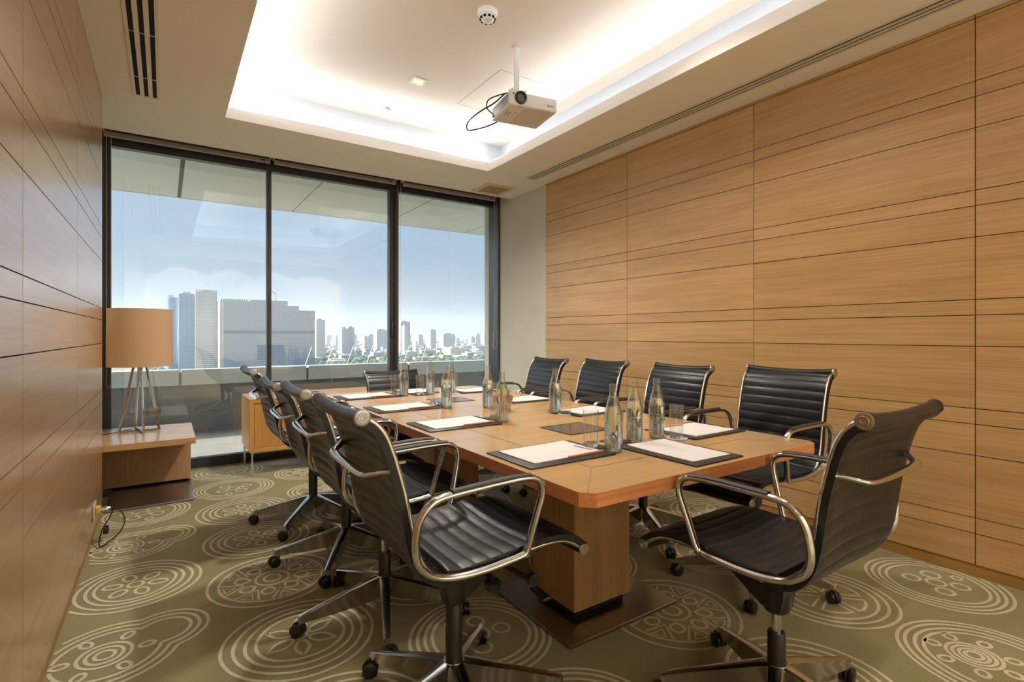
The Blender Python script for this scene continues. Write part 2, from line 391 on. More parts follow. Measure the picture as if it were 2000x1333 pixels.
# ceiling: lower soffit ring, lip, trough, raised field, blind pocket
b = MB()
X0, X1 = -0.55, 3.40
for (xa, xb, ya, yb) in ((X0, RX0, YB - .1, 4.84), (RX1, X1, YB - .1, 4.84), (RX0, RX1, YB - .1, RY0), (RX0, RX1, RY1, 4.84)):
    b.box(xa, xb, ya, yb, HC, HC + 0.012, 0)
t_ = 0.018; LZ = 2.748
b.box(RX0 - t_, RX0, RY0 - t_, RY1 + t_, HC + 0.012, LZ); b.box(RX1, RX1 + t_, RY0 - t_, RY1 + t_, HC + 0.012, LZ)
b.box(RX0, RX1, RY0 - t_, RY0, HC + 0.012, LZ); b.box(RX0, RX1, RY1, RY1 + t_, HC + 0.012, LZ)
CX0, CX1, CY0, CY1 = 0.15, 2.70, 0.45, 4.24
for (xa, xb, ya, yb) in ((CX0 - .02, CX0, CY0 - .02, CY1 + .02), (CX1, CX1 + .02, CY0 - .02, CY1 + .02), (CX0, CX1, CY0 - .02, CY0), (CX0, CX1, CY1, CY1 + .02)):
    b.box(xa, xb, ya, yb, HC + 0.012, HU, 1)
b.box(X0, X1, YB - .1, 5.4, HU, HU + 0.05, 4)
b.box(X0, X1, 4.83, 4.84, HC + 0.012, HU, 2); b.box(X0, X1, 4.84, 5.4, 2.83, HU, 2)
# access hatch outline in the raised field
hx0, hx1, hy0, hy1 = 1.915, 2.52, 3.0, 3.63
for (xa, xb, ya, yb) in ((hx0, hx1, hy0, hy0 + .004), (hx0, hx1, hy1, hy1 + .004), (hx0, hx0 + .004, hy0, hy1), (hx1, hx1 + .004, hy0, hy1)):
    b.box(xa, xb, ya, yb, HU - 0.0008, HU, 3)
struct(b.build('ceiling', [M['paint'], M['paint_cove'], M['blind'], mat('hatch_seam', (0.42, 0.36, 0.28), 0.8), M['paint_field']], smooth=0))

# ------------------------------------------------------------------ floor with woven medallions (part of the carpet mesh)
b = MB(); b.box(-0.55, 3.4, YB - .1, 5.40, -0.06, 0.0, 0)
LW = 0.0062
def ribbon(pts, w=LW, z=0.0012, closed=True):
    m = len(pts); v = []
    for i in range(m):
        p = Vector(pts[i]); q = Vector(pts[(i + 1) % m]) if closed or i < m - 1 else p; r = Vector(pts[i - 1]) if closed or i > 0 else p
        tn = (q - r); tn = tn.normalized() if tn.length > 1e-9 else Vector((1, 0)); nn = Vector((-tn.y, tn.x))
        v += [(p.x + nn.x * w, p.y + nn.y * w, z), (p.x - nn.x * w, p.y - nn.y * w, z)]
    f = []
    for i in range(m if closed else m - 1):
        j = (i + 1) % m; f.append((2 * i, 2 * i + 1, 2 * j + 1, 2 * j))
    # keep inside the room
    if any(x < XL - 0.005 or x > XR + 0.005 or y > 5.02 for x, y, _ in v):
        keep = lambda q: all(XL - 0.005 <= v[k][0] <= XR + 0.005 and v[k][1] < 5.02 for k in q)
        f = [q for q in f if keep(q)]
    b.add(v, f, 1)
def circ(cx, cy, r, n=56, wob=0.0, ph=0.0):
    return [(cx + (r + wob * math.sin(3 * a + ph)) * math.cos(a), cy + (r + wob * math.sin(3 * a + ph)) * math.sin(a)) for a in [2 * PI * i / n for i in range(n)]]
def oval(cx, cy, ra, rb, rot, n=24, point=0.0):
    o = []
    for i in range(n):
        a = 2 * PI * i / n; x, y = ra * math.cos(a), rb * math.sin(a) * (1 - point * max(0, math.cos(a)) ** 1.5)
        o.append((cx + x * math.cos(rot) - y * math.sin(rot), cy + x * math.sin(rot) + y * math.cos(rot)))
    return o
def blob(cx, cy, r, rot, off=0.0):
    d = 0.13; o = []
    for i in range(72):
        a = 2 * PI * i / 72
        best = 0
        for (ox, oy, rr) in ((-0.05, 0, r - 0.05), (d, 0.02, r - 0.12)):
            # ray from centre to circle boundary
            bq = ox * math.cos(a) + oy * math.sin(a); cq = ox * ox + oy * oy - rr * rr; dq = bq * bq - cq
            if dq > 0: best = max(best, bq + math.sqrt(dq))
        o.append((cx + best * math.cos(a + rot), cy + best * math.sin(a + rot)))
    return o
def medallion(cx, cy, kind, rot=0.0, r=0.262):
    def pt(rad, a): return cx + rad * math.cos(a + rot), cy + rad * math.sin(a + rot)
    if kind in ('flower', 'leaf', 'dots', 'pie'):
        for q in {'flower': (1, .86, .72, .6), 'leaf': (1, .85, .71, .58), 'dots': (1, .9, .8, .7), 'pie': (1, .86, .73)}[kind]:
            ribbon(circ(cx, cy, r * q, wob=0.003, ph=rot + q * 5))
        if kind == 'flower':
            ribbon(circ(cx, cy, 0.03, 24))
            for k in range(6): x, y = pt(0.088, k * PI / 3); ribbon(oval(x, y, 0.036, 0.024, k * PI / 3 + rot))
        if kind == 'leaf':
            ribbon(circ(cx, cy, 0.022, 20))
            for k in range(6): x, y = pt(0.085, k * PI / 3); ribbon(oval(x, y, 0.05, 0.024, k * PI / 3 + rot, point=0.9))
        if kind == 'dots':
            for (rr, aa, q) in ((0.0, 0, .036), (0.088, 0.3, .033), (0.088, 1.7, .033), (0.088, 3.3, .036), (0.09, 4.7, .033), (0.14, 2.5, .02)):
                x, y = pt(rr, aa); ribbon(circ(x, y, q, 24))
        if kind == 'pie':
            for k in range(6):
                a = k * PI / 3; s = PI / 6 - 0.12
                pts = [pt(0.03, a)] + [pt(0.15, a - s + 2 * s * j / 6) for j in range(7)]
                ribbon(pts)
    elif kind == 'star':
        for q in (1, .83): ribbon(circ(cx, cy, r * q))
        ribbon(circ(cx, cy, 0.036, 28)); ribbon(circ(cx, cy, 0.072, 36))
        for k in range(8):
            a = k * PI / 4
            x, y = pt(0.125, a); ribbon(oval(x, y, 0.034, 0.028, a + rot + PI, point=0.8))
            a2 = a + PI / 8
            ribbon([pt(0.21, a2 - 0.26), pt(0.12, a2), pt(0.21, a2 + 0.26)], closed=False)
            ribbon([pt(0.205, a2 - 0.13), pt(0.16, a2), pt(0.205, a2 + 0.13)], closed=True)
    elif kind == 'blob':
        for q in (0, 0.03, 0.06): ribbon(blob(cx, cy, r + 0.015 - q, rot))
        x, y = pt(0.06, PI)
        for q in (0.03, 0.055, 0.08): ribbon(circ(x, y, q, 32))
        for k in range(6): x2, y2 = pt(0.0, 0); a = k * PI / 3; ribbon(oval(x + 0.125 * math.cos(a), y + 0.125 * math.sin(a), 0.024, 0.017, a))
    elif kind == 'rings':
        for q in (1, .91, .8, .7): ribbon(circ(cx, cy, r * q, wob=0.004, ph=rot))
        x, y = pt(0.05, -0.6)
        for q in (0.025, 0.042, 0.06, 0.078): ribbon(circ(x, y, q, 32))
        for k in range(7): a = k * 2 * PI / 7; ribbon(oval(x + 0.115 * math.cos(a), y + 0.115 * math.sin(a), 0.022, 0.018, a))
cols = [(-0.12, 2.37, .57, ['blob', 'flower', 'blob', 'dots', 'rings']), (0.43, 2.09, .57, ['leaf', 'star', 'flower', 'flower', 'dots', 'pie']),
        (1.01, 1.72, .57, ['dots', 'star', 'leaf', 'flower', 'blob', 'rings']), (1.755, 1.42, .56, ['star', 'rings', 'star', 'flower', 'dots', 'leaf']),
        (2.41, 1.13, .56, ['pie', 'dots', 'star', 'leaf', 'flower', 'blob']), (2.96, .90, .58, ['dots', 'blob', 'leaf', 'star', 'rings', 'pie'])]
for (cx, cy, st, kinds) in cols:
    for k in range(-7, 8):
        y = cy + st * k
        if y < YB + 0.3 or y > 5.2: continue
        kd = kinds[k % len(kinds)]
        if (round(cx, 2), k) == (1.76, -1): kd = 'leaf'
        if (round(cx, 2), k) == (2.41, -1): kd = 'rings'
        medallion(cx + random.uniform(-.01, .01), y, kd, rot=random.uniform(0, 6.28) if kd != 'blob' else random.choice((0.3, 0.6)), r=0.266 if cx > 0 else 0.225 + 0.03)
struct(b.build('floor', [M['carpet'], M['carpet_line']], smooth=0))

# ------------------------------------------------------------------ window wall (three bays of one glazed wall)
def winbay(n, x0, x1, fl, fr, deep_left=False, deep_right=False):
    w = MB(); y0, y1 = 5.21, 5.28
    w.box(x0, x0 + fl, y0, y1, 0.002, 2.825); w.box(x1 - fr, x1, y0, y1, 0.002, 2.825)
    w.box(x0 + fl, x1 - fr, y0, y1, 0.002, 0.083); w.box(x0 + fl, x1 - fr, y0, y1, 2.655, 2.825)
    o = struct(w.build('window_%d' % n, M['frame'], smooth=0))
    g = MB(); g.box(x0 + fl - .004, x1 - fr + .004, 5.235, 5.241, 0.08, 2.66)
    g.build('pane', M['pane'], o, smooth=0)
    return o
w1 = winbay(1, -0.424, 0.7965, 0.066, 0.018)
w2 = winbay(2, 0.7975, 1.997, 0.02, 0.046)
w3 = winbay(3, 1.998, 3.2215, 0.054, 0.018)
d = MB(); d.box(3.200, 3.2215, 5.06, 5.2095, 0.0, 2.80); d.build('frame_reveal', M['frame'], w3, smooth=0)
d = MB(); d.bevbox(1.962, 1.982, 5.185, 5.2095, 1.12, 1.30, 0.004); d.bevbox(1.966, 1.978, 5.165, 5.186, 1.13, 1.285, 0.004, seg=2)
h_ = d.build('door_handle', M['black'], w2); h_['label'] = 'slim black sliding door pull'
d = MB(); d.box(1.9972, 2.0, 5.19, 5.2095, 0.09, 2.65); d.build('seal', M['void'], w2, smooth=0)

# roller blinds, rolled up above each bay
def blind(x0, x1, label, chain_x, chain_len, wig=0):
    r_ = empty('roller_blind', ((x0 + x1) / 2, 5.10, 2.70)); tag(r_, label, 'blind', None)
    cx = (x0 + x1) / 2
    q = MB(); q.lathe([(0.0, x0 - cx + .02), (0.037, x0 - cx + .02), (0.037, x1 - cx - .02), (0.0, x1 - cx - .02)], 20, (0, 0, 0.078), axis='x')
    q.build('fabric_roll', M['blind'], r_)
    q = MB(); q.bevbox(x0 - cx + .01, x1 - cx - .01, -0.012, 0.012, -0.008, 0.032, 0.003); br = q.build('bottom_bar', M['blind_bar'], r_)
    q = MB(); q.box(x1 - cx - .09, x1 - cx - .05, -0.0135, -0.0115, 0.006, 0.018); q.build('blue_tag', M['blue'], br, smooth=0)
    q = MB(); q.box(x0 - cx + .002, x0 - cx + .014, -.03, .05, 0.034, 0.128); q.build('bracket', M['white'], r_, smooth=0); q = MB(); q.box(x1 - cx - .014, x1 - cx - .002, -.03, .05, 0.034, 0.128); q.build('bracket', M['white'], r_, smooth=0)
    c = chain_x - cx
    pts = [(c, -0.0, 0.05)] + [(c + wig * 0.012 * math.sin(k * 0.55), -0.0 - 0.003 * k / 20, 0.05 - chain_len * k / 20) for k in range(1, 21)]
    pts += [(c + 0.018, -0.006, 0.045 - chain_len - 0.01), (c + 0.03, -0.006, 0.05 - chain_len + 0.02)] + [(c + 0.03, 0, 0.05 - chain_len * (1 - k / 12)) for k in range(1, 13)]
    q = MB(); q.tube(crom(pts, 2), 0.0016, n=5); q.build('pull_chain', M['white'], r_)
blind(-0.405, 0.800, 'rolled-up grey roller blind above the left window bay', -0.378, 2.0)
blind(0.812, 1.985, 'rolled-up grey roller blind above the middle window bay', 2.0, 2.05)
blind(2.045, 3.19, 'rolled-up grey roller blind above the right window bay', 3.165, 1.75, 1)

# ------------------------------------------------------------------ ceiling fittings
def slot_vent(x0, x1, y0, y1, nslot, label, z=HC, frame=M['offwhite'], ywide=0.0, cross=None):
    r_ = empty('air_vent', ((x0 + x1) / 2, (y0 + y1) / 2, z)); tag(r_, label, 'air vent')
    hx, hy = (x1 - x0) / 2, (y1 - y0) / 2
    q = MB(); q.box(-hx, hx, -hy, hy, -0.0015, -0.0002); q.build('backing', M['void'], r_, smooth=0)
    q = MB(); e = 0.016
    q.box(-hx - e, -hx, -hy - e, hy + e, -0.006, 0); q.box(hx, hx + e, -hy - e, hy + e, -0.006, 0)
    q.box(-hx, hx, -hy - e, -hy, -0.006, 0); q.box(-hx, hx, hy, hy + e, -0.006, 0); q.build('frame', frame, r_, smooth=0)
    sw = 2 * hx / (nslot * 2 - 1 + 0.0)
    for k in range(nslot - 1):
        xx = -hx + (2 * k + 1) * sw
        q = MB(); q.box(xx, xx + sw, -hy, hy, -0.0075, -0.002); q.build('slat', frame, r_, smooth=0)
    if cross:
        for yy in cross: q = MB(); q.box(-hx, hx, yy - .003 - (y0 + y1) / 2, yy + .003 - (y0 + y1) / 2, -0.004, -0.002); q.build('cross_bar', frame, r_, smooth=0)
slot_vent(-0.150, -0.042, 0.9, 4.03, 3, 'long white air vent with three wide dark slots in the ceiling by the left wall', cross=(3.75, 3.2, 2.6))
slot_vent(2.918, 3.000, -0.4, 4.08, 3, 'long thin linear air vent in the ceiling along the right wood wall')
# square tan ceiling speaker/grille
r_ = empty('ceiling_grille', (2.85, 4.60, HC)); tag(r_, 'square tan ceiling grille near the window corner', 'ceiling grille')
q = MB(); e = 0.17
for (xa, xb, ya, yb) in ((-e, e, -e, -e + .045), (-e, e, e - .045, e), (-e, -e + .045, -e + .045, e - .045), (e - .045, e, -e + .045, e - .045)): q.bevbox(xa, xb, ya, yb, -0.012, 0, 0.002)
q.build('frame', mat('tan_frame', (0.75, 0.58, 0.34), 0.5), r_)
q = MB(); q.box(-e + .045, e - .045, -e + .045, e - .045, -0.004, 0); q.build('perforated_plate', add_noise_var(mat('tan_perforated', (0.4, 0.27, 0.13), 0.6), (0.30, 0.20, 0.09), (0.50, 0.35, 0.18), nscale=120), r_, smooth=0)
# recessed square downlight
r_ = empty('recessed_downlight', (1.512, 3.47, HU)); tag(r_, 'small square recessed downlight with a warm glow in the raised ceiling', 'ceiling light')
q = MB(); e = 0.05
for (xa, xb, ya, yb) in ((-e, e, -e, -e + .014), (-e, e, e - .014, e), (-e, -e + .014, -e + .014, e - .014), (e - .014, e, -e + .014, e - .014)): q.box(xa, xb, ya, yb, -0.006, 0)
q.build('frame', M['white'], r_, smooth=0)
q = MB(); q.box(-.034, .034, -.034, .034, -0.003, -0.0005); q.build('reflector', M['lamp_on'], r_, smooth=0)
# smoke detector
r_ = empty('smoke_detector', (1.51, 2.50, HU)); tag(r_, 'round white smoke detector on the raised ceiling', 'smoke detector')
q = MB(); q.lathe([(0, 0), (0.056, 0), (0.058, -0.012), (0.052, -0.022), (0.050, -0.03), (0.0, -0.03)], 32); q.build('base', M['white'], r_)
q = MB(); q.lathe([(0.046, -0.030), (0.047, -0.036), (0.036, -0.050), (0.02, -0.056), (0, -0.057)], 32); q.build('sensor_dome', M['white'], r_)
q = MB()
for k in range(10):
    a = 2 * PI * k / 10; st = len(q.v); q.box(0.037, 0.0455, -.007, .007, -0.049, -0.0395); q.xf(Matrix.Rotation(a, 4, 'Z'), st)
q.build('air_slot', M['void'], r_, smooth=0)
# sprinkler
r_ = empty('sprinkler_head', (1.49, 4.02, HU)); tag(r_, 'small metal fire sprinkler head on the raised ceiling', 'sprinkler')
q = MB(); q.lathe([(0, 0), (0.026, 0), (0.024, -0.005), (0.0, -0.005)], 20); q.build('rosette', M['alu'], r_)
q = MB(); q.tube([(0.01, 0, -.004), (0.014, 0, -.02), (0.004, 0, -.035)], 0.0025, n=6); q.tube([(-0.01, 0, -.004), (-0.014, 0, -.02), (-0.004, 0, -.035)], 0.0025, n=6); q.lathe([(0, -.034), (0.018, -.035), (0.018, -.037), (0, -.038)], 16); q.build('deflector', M['steel'], r_)

# ------------------------------------------------------------------ projector
r_ = empty('projector', (1.768, 2.662, 2.575), R(-9)); tag(r_, 'white projector hanging from a pole under the ceiling with loose black cables', 'projector')
PW, PD, PH = 0.335, 0.295, 0.088
q = MB(); q.bevbox(0, PW, 0, PD, 0, PH, 0.012, seg=3); body = q.build('body', M['white'], r_)
q = MB(); q.bevbox(-0.0015, 0.004, 0.025, PD - 0.02, 0.012, PH - 0.012, 0.001); q.build('side_grille', M['grey_mesh'], body)
q = MB(); q.lathe([(0, -.012), (0.024, -.012), (0.026, -.008)], 28, (0.072, 0, 0.048), axis='y'); lens = q.build('lens', M['lens'], body)
q = MB(); q.lathe([(0.024, -.010), (0.0265, -.020), (0.038, -.018), (0.040, -.004), (0.040, 0.004)], 32, (0.072, 0, 0.048), axis='y', close=False); q.build('lens_ring', M['black'], body)
q = MB(); q.box(0.06, 0.09, 0.006, 0.03, -0.0008, 0.0002); q.box(0.115, 0.30, 0.02, 0.235, -0.0006, 0.0003)
q.build('bottom_cover', mat('projector_cover', (0.66, 0.60, 0.57), 0.5), body, smooth=0)
q = MB()
for a in range(4):
    st = len(q.v); q.box(0.008, 0.02, -.002, .002, -0.0016, 0); q.xf(Matrix.Translation((0.045, 0.13, 0)) @ Matrix.Rotation(a * PI / 2 + .78, 4, 'Z'), st)
for xx, yy in ((0.03, .10), (0.06, .17), (0.08, .10), (0.035, .165)): q.box(xx, xx + .007, yy, yy + .004, -0.0016, 0)
q.build('button_pad', M['soft_black'], body, smooth=0)
q = MB(); q.lathe([(0, -.002), (0.005, -.002), (0.005, .002)], 12, (0.024, 0, 0.068), axis='y'); q.build('sensor_eye', M['black'], body)
tx = bpy.data.curves.new('brand_text_curve', 'FONT'); tx.body = 'BenQ'; tx.size = 0.021; tx.extrude = 0.0004; tx.align_x = 'CENTER'
_o = bpy.data.objects.new('tmp_text', tx); COL.objects.link(_o); bpy.context.view_layer.update()
_me = bpy.data.meshes.new_from_object(_o.evaluated_get(bpy.context.evaluated_depsgraph_get())); bpy.data.objects.remove(_o); bpy.data.curves.remove(tx)
_me.materials.clear(); _me.materials.append(mat('brand_grey', (0.12, 0.12, 0.12), 0.5))
to = bpy.data.objects.new('brand_text', _me); to.location = (0.285, -0.0008, 0.028); to.rotation_euler = (R(90), 0, 0); COL.objects.link(to); to.parent = body
q = MB(); q.bevbox(0.045, 0.105, 0.04, 0.085, PH, PH + 0.012, .002); q.bevbox(0.02, 0.13, 0.055, 0.068, PH + .012, PH + .03, .002)
q.tube([(0.03, .06, PH + .02), (0.03, .02, PH + .02)], .005, n=6); q.tube([(0.12, .06, PH + .02), (0.12, .02, PH + .02)], .005, n=6); q.tube([(0.12, .06, PH + .006), (0.26, .10, PH + .006)], .006, n=6)
q.bevbox(0.22, 0.27, 0.03, 0.045, PH, PH + .012, .002)
q.build('mount_bracket', M['offwhite'], r_)
q = MB(); q.bevbox(0.060, 0.090, 0.052, 0.072, PH + .03, HU - 2.575, 0.002); q.bevbox(0.052, 0.098, 0.044, 0.080, HU - 2.575 - 0.006, HU - 2.575, 0.002)
for k in range(7): q.box(0.072, 0.078, 0.0512, 0.053, PH + .06 + k * .035, PH + .075 + k * .035)
q.build('pole', M['white'], r_)
q = MB()
q.tube(crom([(0.03, 0.07, PH + .015), (-0.03, 0.10, PH - .0), (-0.09, 0.13, PH - .03), (-0.08, 0.18, PH - .06), (-0.02, 0.22, PH - .075), (0.006, 0.302, 0.03)], 6), 0.0042, n=7)
q.tube(crom([(0.004, 0.09, PH + .01), (-0.04, 0.16, PH - .03), (-0.10, 0.24, PH - .06), (-0.15, 0.33, PH - .10), (-0.13, 0.40, PH - .13), (-0.03, 0.40, PH - .10), (0.05, 0.36, 0.02), (0.07, 0.298, 0.03)], 6), 0.0048, n=7)
q.build('cable', M['black'], r_)

# ------------------------------------------------------------------ conference table
TX0, TX1, TY0, TY1, TZ, TT = 0.930, 2.155, 1.030, 3.790, 0.722, 0.040
table = empty('conference_table', ((TX0 + TX1) / 2, (TY0 + TY1) / 2, 0)); tag(table, 'long light oak conference table with clipped corners and two pedestals', 'table')
tcx, tcy = table.location.x, table.location.y
hx, hy = (TX1 - TX0) / 2, (TY1 - TY0) / 2; c_ = 0.035
q = MB()
prof = [(-hx + c_, -hy), (hx - c_, -hy), (hx, -hy + c_), (hx, hy - c_), (hx - c_, hy), (-hx + c_, hy), (-hx, hy - c_), (-hx, -hy + c_)]
n = 8; v = [(x, y, TZ - TT) for x, y in prof] + [(x, y, TZ) for x, y in prof]
q.add(v, [tuple(range(8))[::-1], tuple(range(8, 16))], 0)
for i in range(8):
    j = (i + 1) % 8; q.add([v[i], v[j], v[j + 8], v[i + 8]], [(0, 1, 2, 3)], 2 if i in (2, 6) else 1)
top = q.build('tabletop', [M['table_top'], M['table_edge'], M['table_edge_y']], table, smooth=0)
q = MB(); ix, iy, e = 0.405, hy - 0.21, 0.0022
zz0, zz1 = TZ - 0.001, TZ + 0.0004
q.box(-ix, ix, -iy - e, -iy + e, zz0, zz1); q.box(-ix, ix, iy - e, iy + e, zz0, zz1); q.box(-ix - e, -ix + e, -iy, iy, zz0, zz1); q.box(ix - e, ix + e, -iy, iy, zz0, zz1)
for sx in (-1, 1):
    for sy in (-1, 1):
        st = len(q.v); ln = math.hypot(hx - ix - .02, hy - iy - .02)
        q.box(0, ln, -.0008, .0008, zz0, zz1 - .0001); q.xf(Matrix.Translation((sx * ix, sy * iy, 0)) @ Matrix.Rotation(math.atan2(sy * (hy - iy - .02), sx * (hx - ix - .02)), 4, 'Z'), st)
q.build('inlay_line', mat('inlay_dark', (0.16, 0.09, 0.04), 0.4), top, smooth=0)
for (y0, y1) in ((1.69, 1.90), (2.92, 3.13)):
    q = MB(); q.bevbox(1.432 - tcx, 1.662 - tcx, y0 - tcy, y1 - tcy, TZ - 0.001, TZ + 0.0022, 0.001); cv = q.build('cable_hatch', mat('smoked_hatch', (0.16, 0.12, 0.10), 0.12, metal=0.6), top)
    q = MB()
    for (xa, xb, ya, yb) in ((1.428, 1.666, y0 - .004, y0), (1.428, 1.666, y1, y1 + .004), (1.428, 1.432, y0, y1), (1.662, 1.666, y0, y1)): q.box(xa - tcx, xb - tcx, ya - tcy, yb - tcy, TZ - .001, TZ + .003)
    q.build('hatch_rim', M['soft_black'], cv, smooth=0)
for (y0, y1) in ((1.57, 1.85), (2.86, 3.20)):
    q = MB(); q.bevbox(1.35 - tcx, 1.66 - tcx, y0 - tcy, y1 - tcy, 0.042, TZ - TT - 0.0005, 0.0015); pd = q.build('pedestal', M['wood_z'], table)
    q = MB(); q.box(1.37 - tcx, 1.64 - tcx, y0 + .02 - tcy, y1 - .02 - tcy, 0.0155, 0.0415); q.build('pedestal_foot', M['void'], pd, smooth=0)
    q = MB(); ym = (y0 + y1) / 2; q.bevbox(1.222 - tcx, 1.822 - tcx, ym - .265 - tcy, ym + .265 - tcy, 0.0015, 0.015, 0.002); q.build('base_plate', M['steel'], table)

# ------------------------------------------------------------------ chairs
RAIL = [(-.345, .957), (-.315, .942), (-.288, .910), (-.268, .861), (-.252, .806), (-.240, .76), (-.228, .70), (-.220, .656), (-.209, .61), (-.190, .566), (-.158, .532), (-.10, .517), (-.03, .520), (.04, .526), (.116, .532), (.19, .536), (.25, .532), (.29, .517), (.331, .490)]
ARM = [(.105, .545), (.120, .60), (.136, .66), (.146, .705), (.138, .738), (.105, .755), (.034, .757), (-.052, .754), (-.132, .750), (-.18, .742), (-.212, .715), (-.226, .674), (-.226, .62), (-.214, .582), (-.188, .556), (-.15, .537), (-.09, .527), (-.02, .526), (.045, .531), (.085, .535)]
railc = [Vector((0, y, z)) for y, z in RAIL]
def along(path):
    L = [0]
    for i in range(1, len(path)): L.append(L[-1] + (path[i] - path[i - 1]).length)
    return L
def membrane(path, w, sag, n_s, rib, thick=0.015, rib_amp=0.005, wrinkle=0.0, seed=0, lift=0.0135):
    """quilted leather sling between the rails following 'path' (side profile)"""
    L = along(path); tot = L[-1]; NX = 22; b = MB(); rows = []
    rnd = random.Random(seed)
    for k in range(n_s + 1):
        s = tot * k / n_s; i = max(j for j in range(len(L)) if L[j] <= s + 1e-9); i = min(i, len(path) - 2)
        f = (s - L[i]) / max(1e-9, L[i + 1] - L[i]); p = path[i].lerp(path[i + 1], f); tn = (path[min(i + 2, len(path) - 1)] - path[max(i - 1, 0)]).normalized()
        nn = Vector((0, -tn.z, tn.y))      # left normal in the y-z plane: towards the sitter
        ph = (s / rib) % 1.0; pil = abs(math.sin(PI * ph)) ** 0.30
        u_end = min(s, tot - s)
        top, bot = [], []
        for m in range(NX + 1):
            x = -w + 2 * w * m / NX; e = 1 - (x / w) ** 2
            off = -sag(s / tot) * e
            if wrinkle: off += wrinkle * e * math.sin(38 * x + 30 * s + seed) * max(0, 1 - abs(s / tot - .25) * 3)
            edge = 1 if abs(x) < w * .93 else 0.35
            a = p + nn * (off + lift + thick / 2 + rib_amp * pil * edge * (0.35 + .65 * min(1, e * 3)))
            c = p + nn * (off + lift - thick / 2 - rib_amp * .95 * pil * edge)
            top.append((x, a.y, a.z)); bot.append((x, c.y, c.z))
        rows.append((top, bot))
    v = [];
    for t, bo in rows: v += t + bo
    W2 = 2 * (NX + 1); f = []
    for k in range(n_s):
        for m in range(NX):
            a = k * W2 + m; f.append((a, a + 1, a + 1 + W2, a + W2))
            a2 = k * W2 + NX + 1 + m; f.append((a2, a2 + W2, a2 + 1 + W2, a2 + 1))
        a = k * W2; f.append((a, a + W2, a + W2 + NX + 1, a + NX + 1)); a = k * W2 + NX; f.append((a, a + NX + 1, a + W2 + NX + 1, a + W2))
    for k in (0, n_s):
        a = k * W2; f.append(tuple(range(a, a + NX + 1)) + tuple(range(a + 2 * NX + 1, a + NX, -1)))
    b.add(v, f); return b
full = crom(railc, 4)
SPLIT = next(i for i, p in enumerate(full) if p.z < .524 and p.y > -.14)
back_path = full[0:SPLIT + 1][::-1]          # bottom -> top
seat_path = full[SPLIT:]                    # rear -> front
PIVOT = Vector((0, -.02, .50))
MESHES = {}
def chair_meshes(var):
    """var: 'low' column sleeve fully up / 'high' with chrome piston showing"""
    key = var
    out = []
    def reg(name, b, m, sub=None, kids=()): out.append((name, b, m, kids))
    # moving upper parts are listed with up=True (they recline together)
    return out
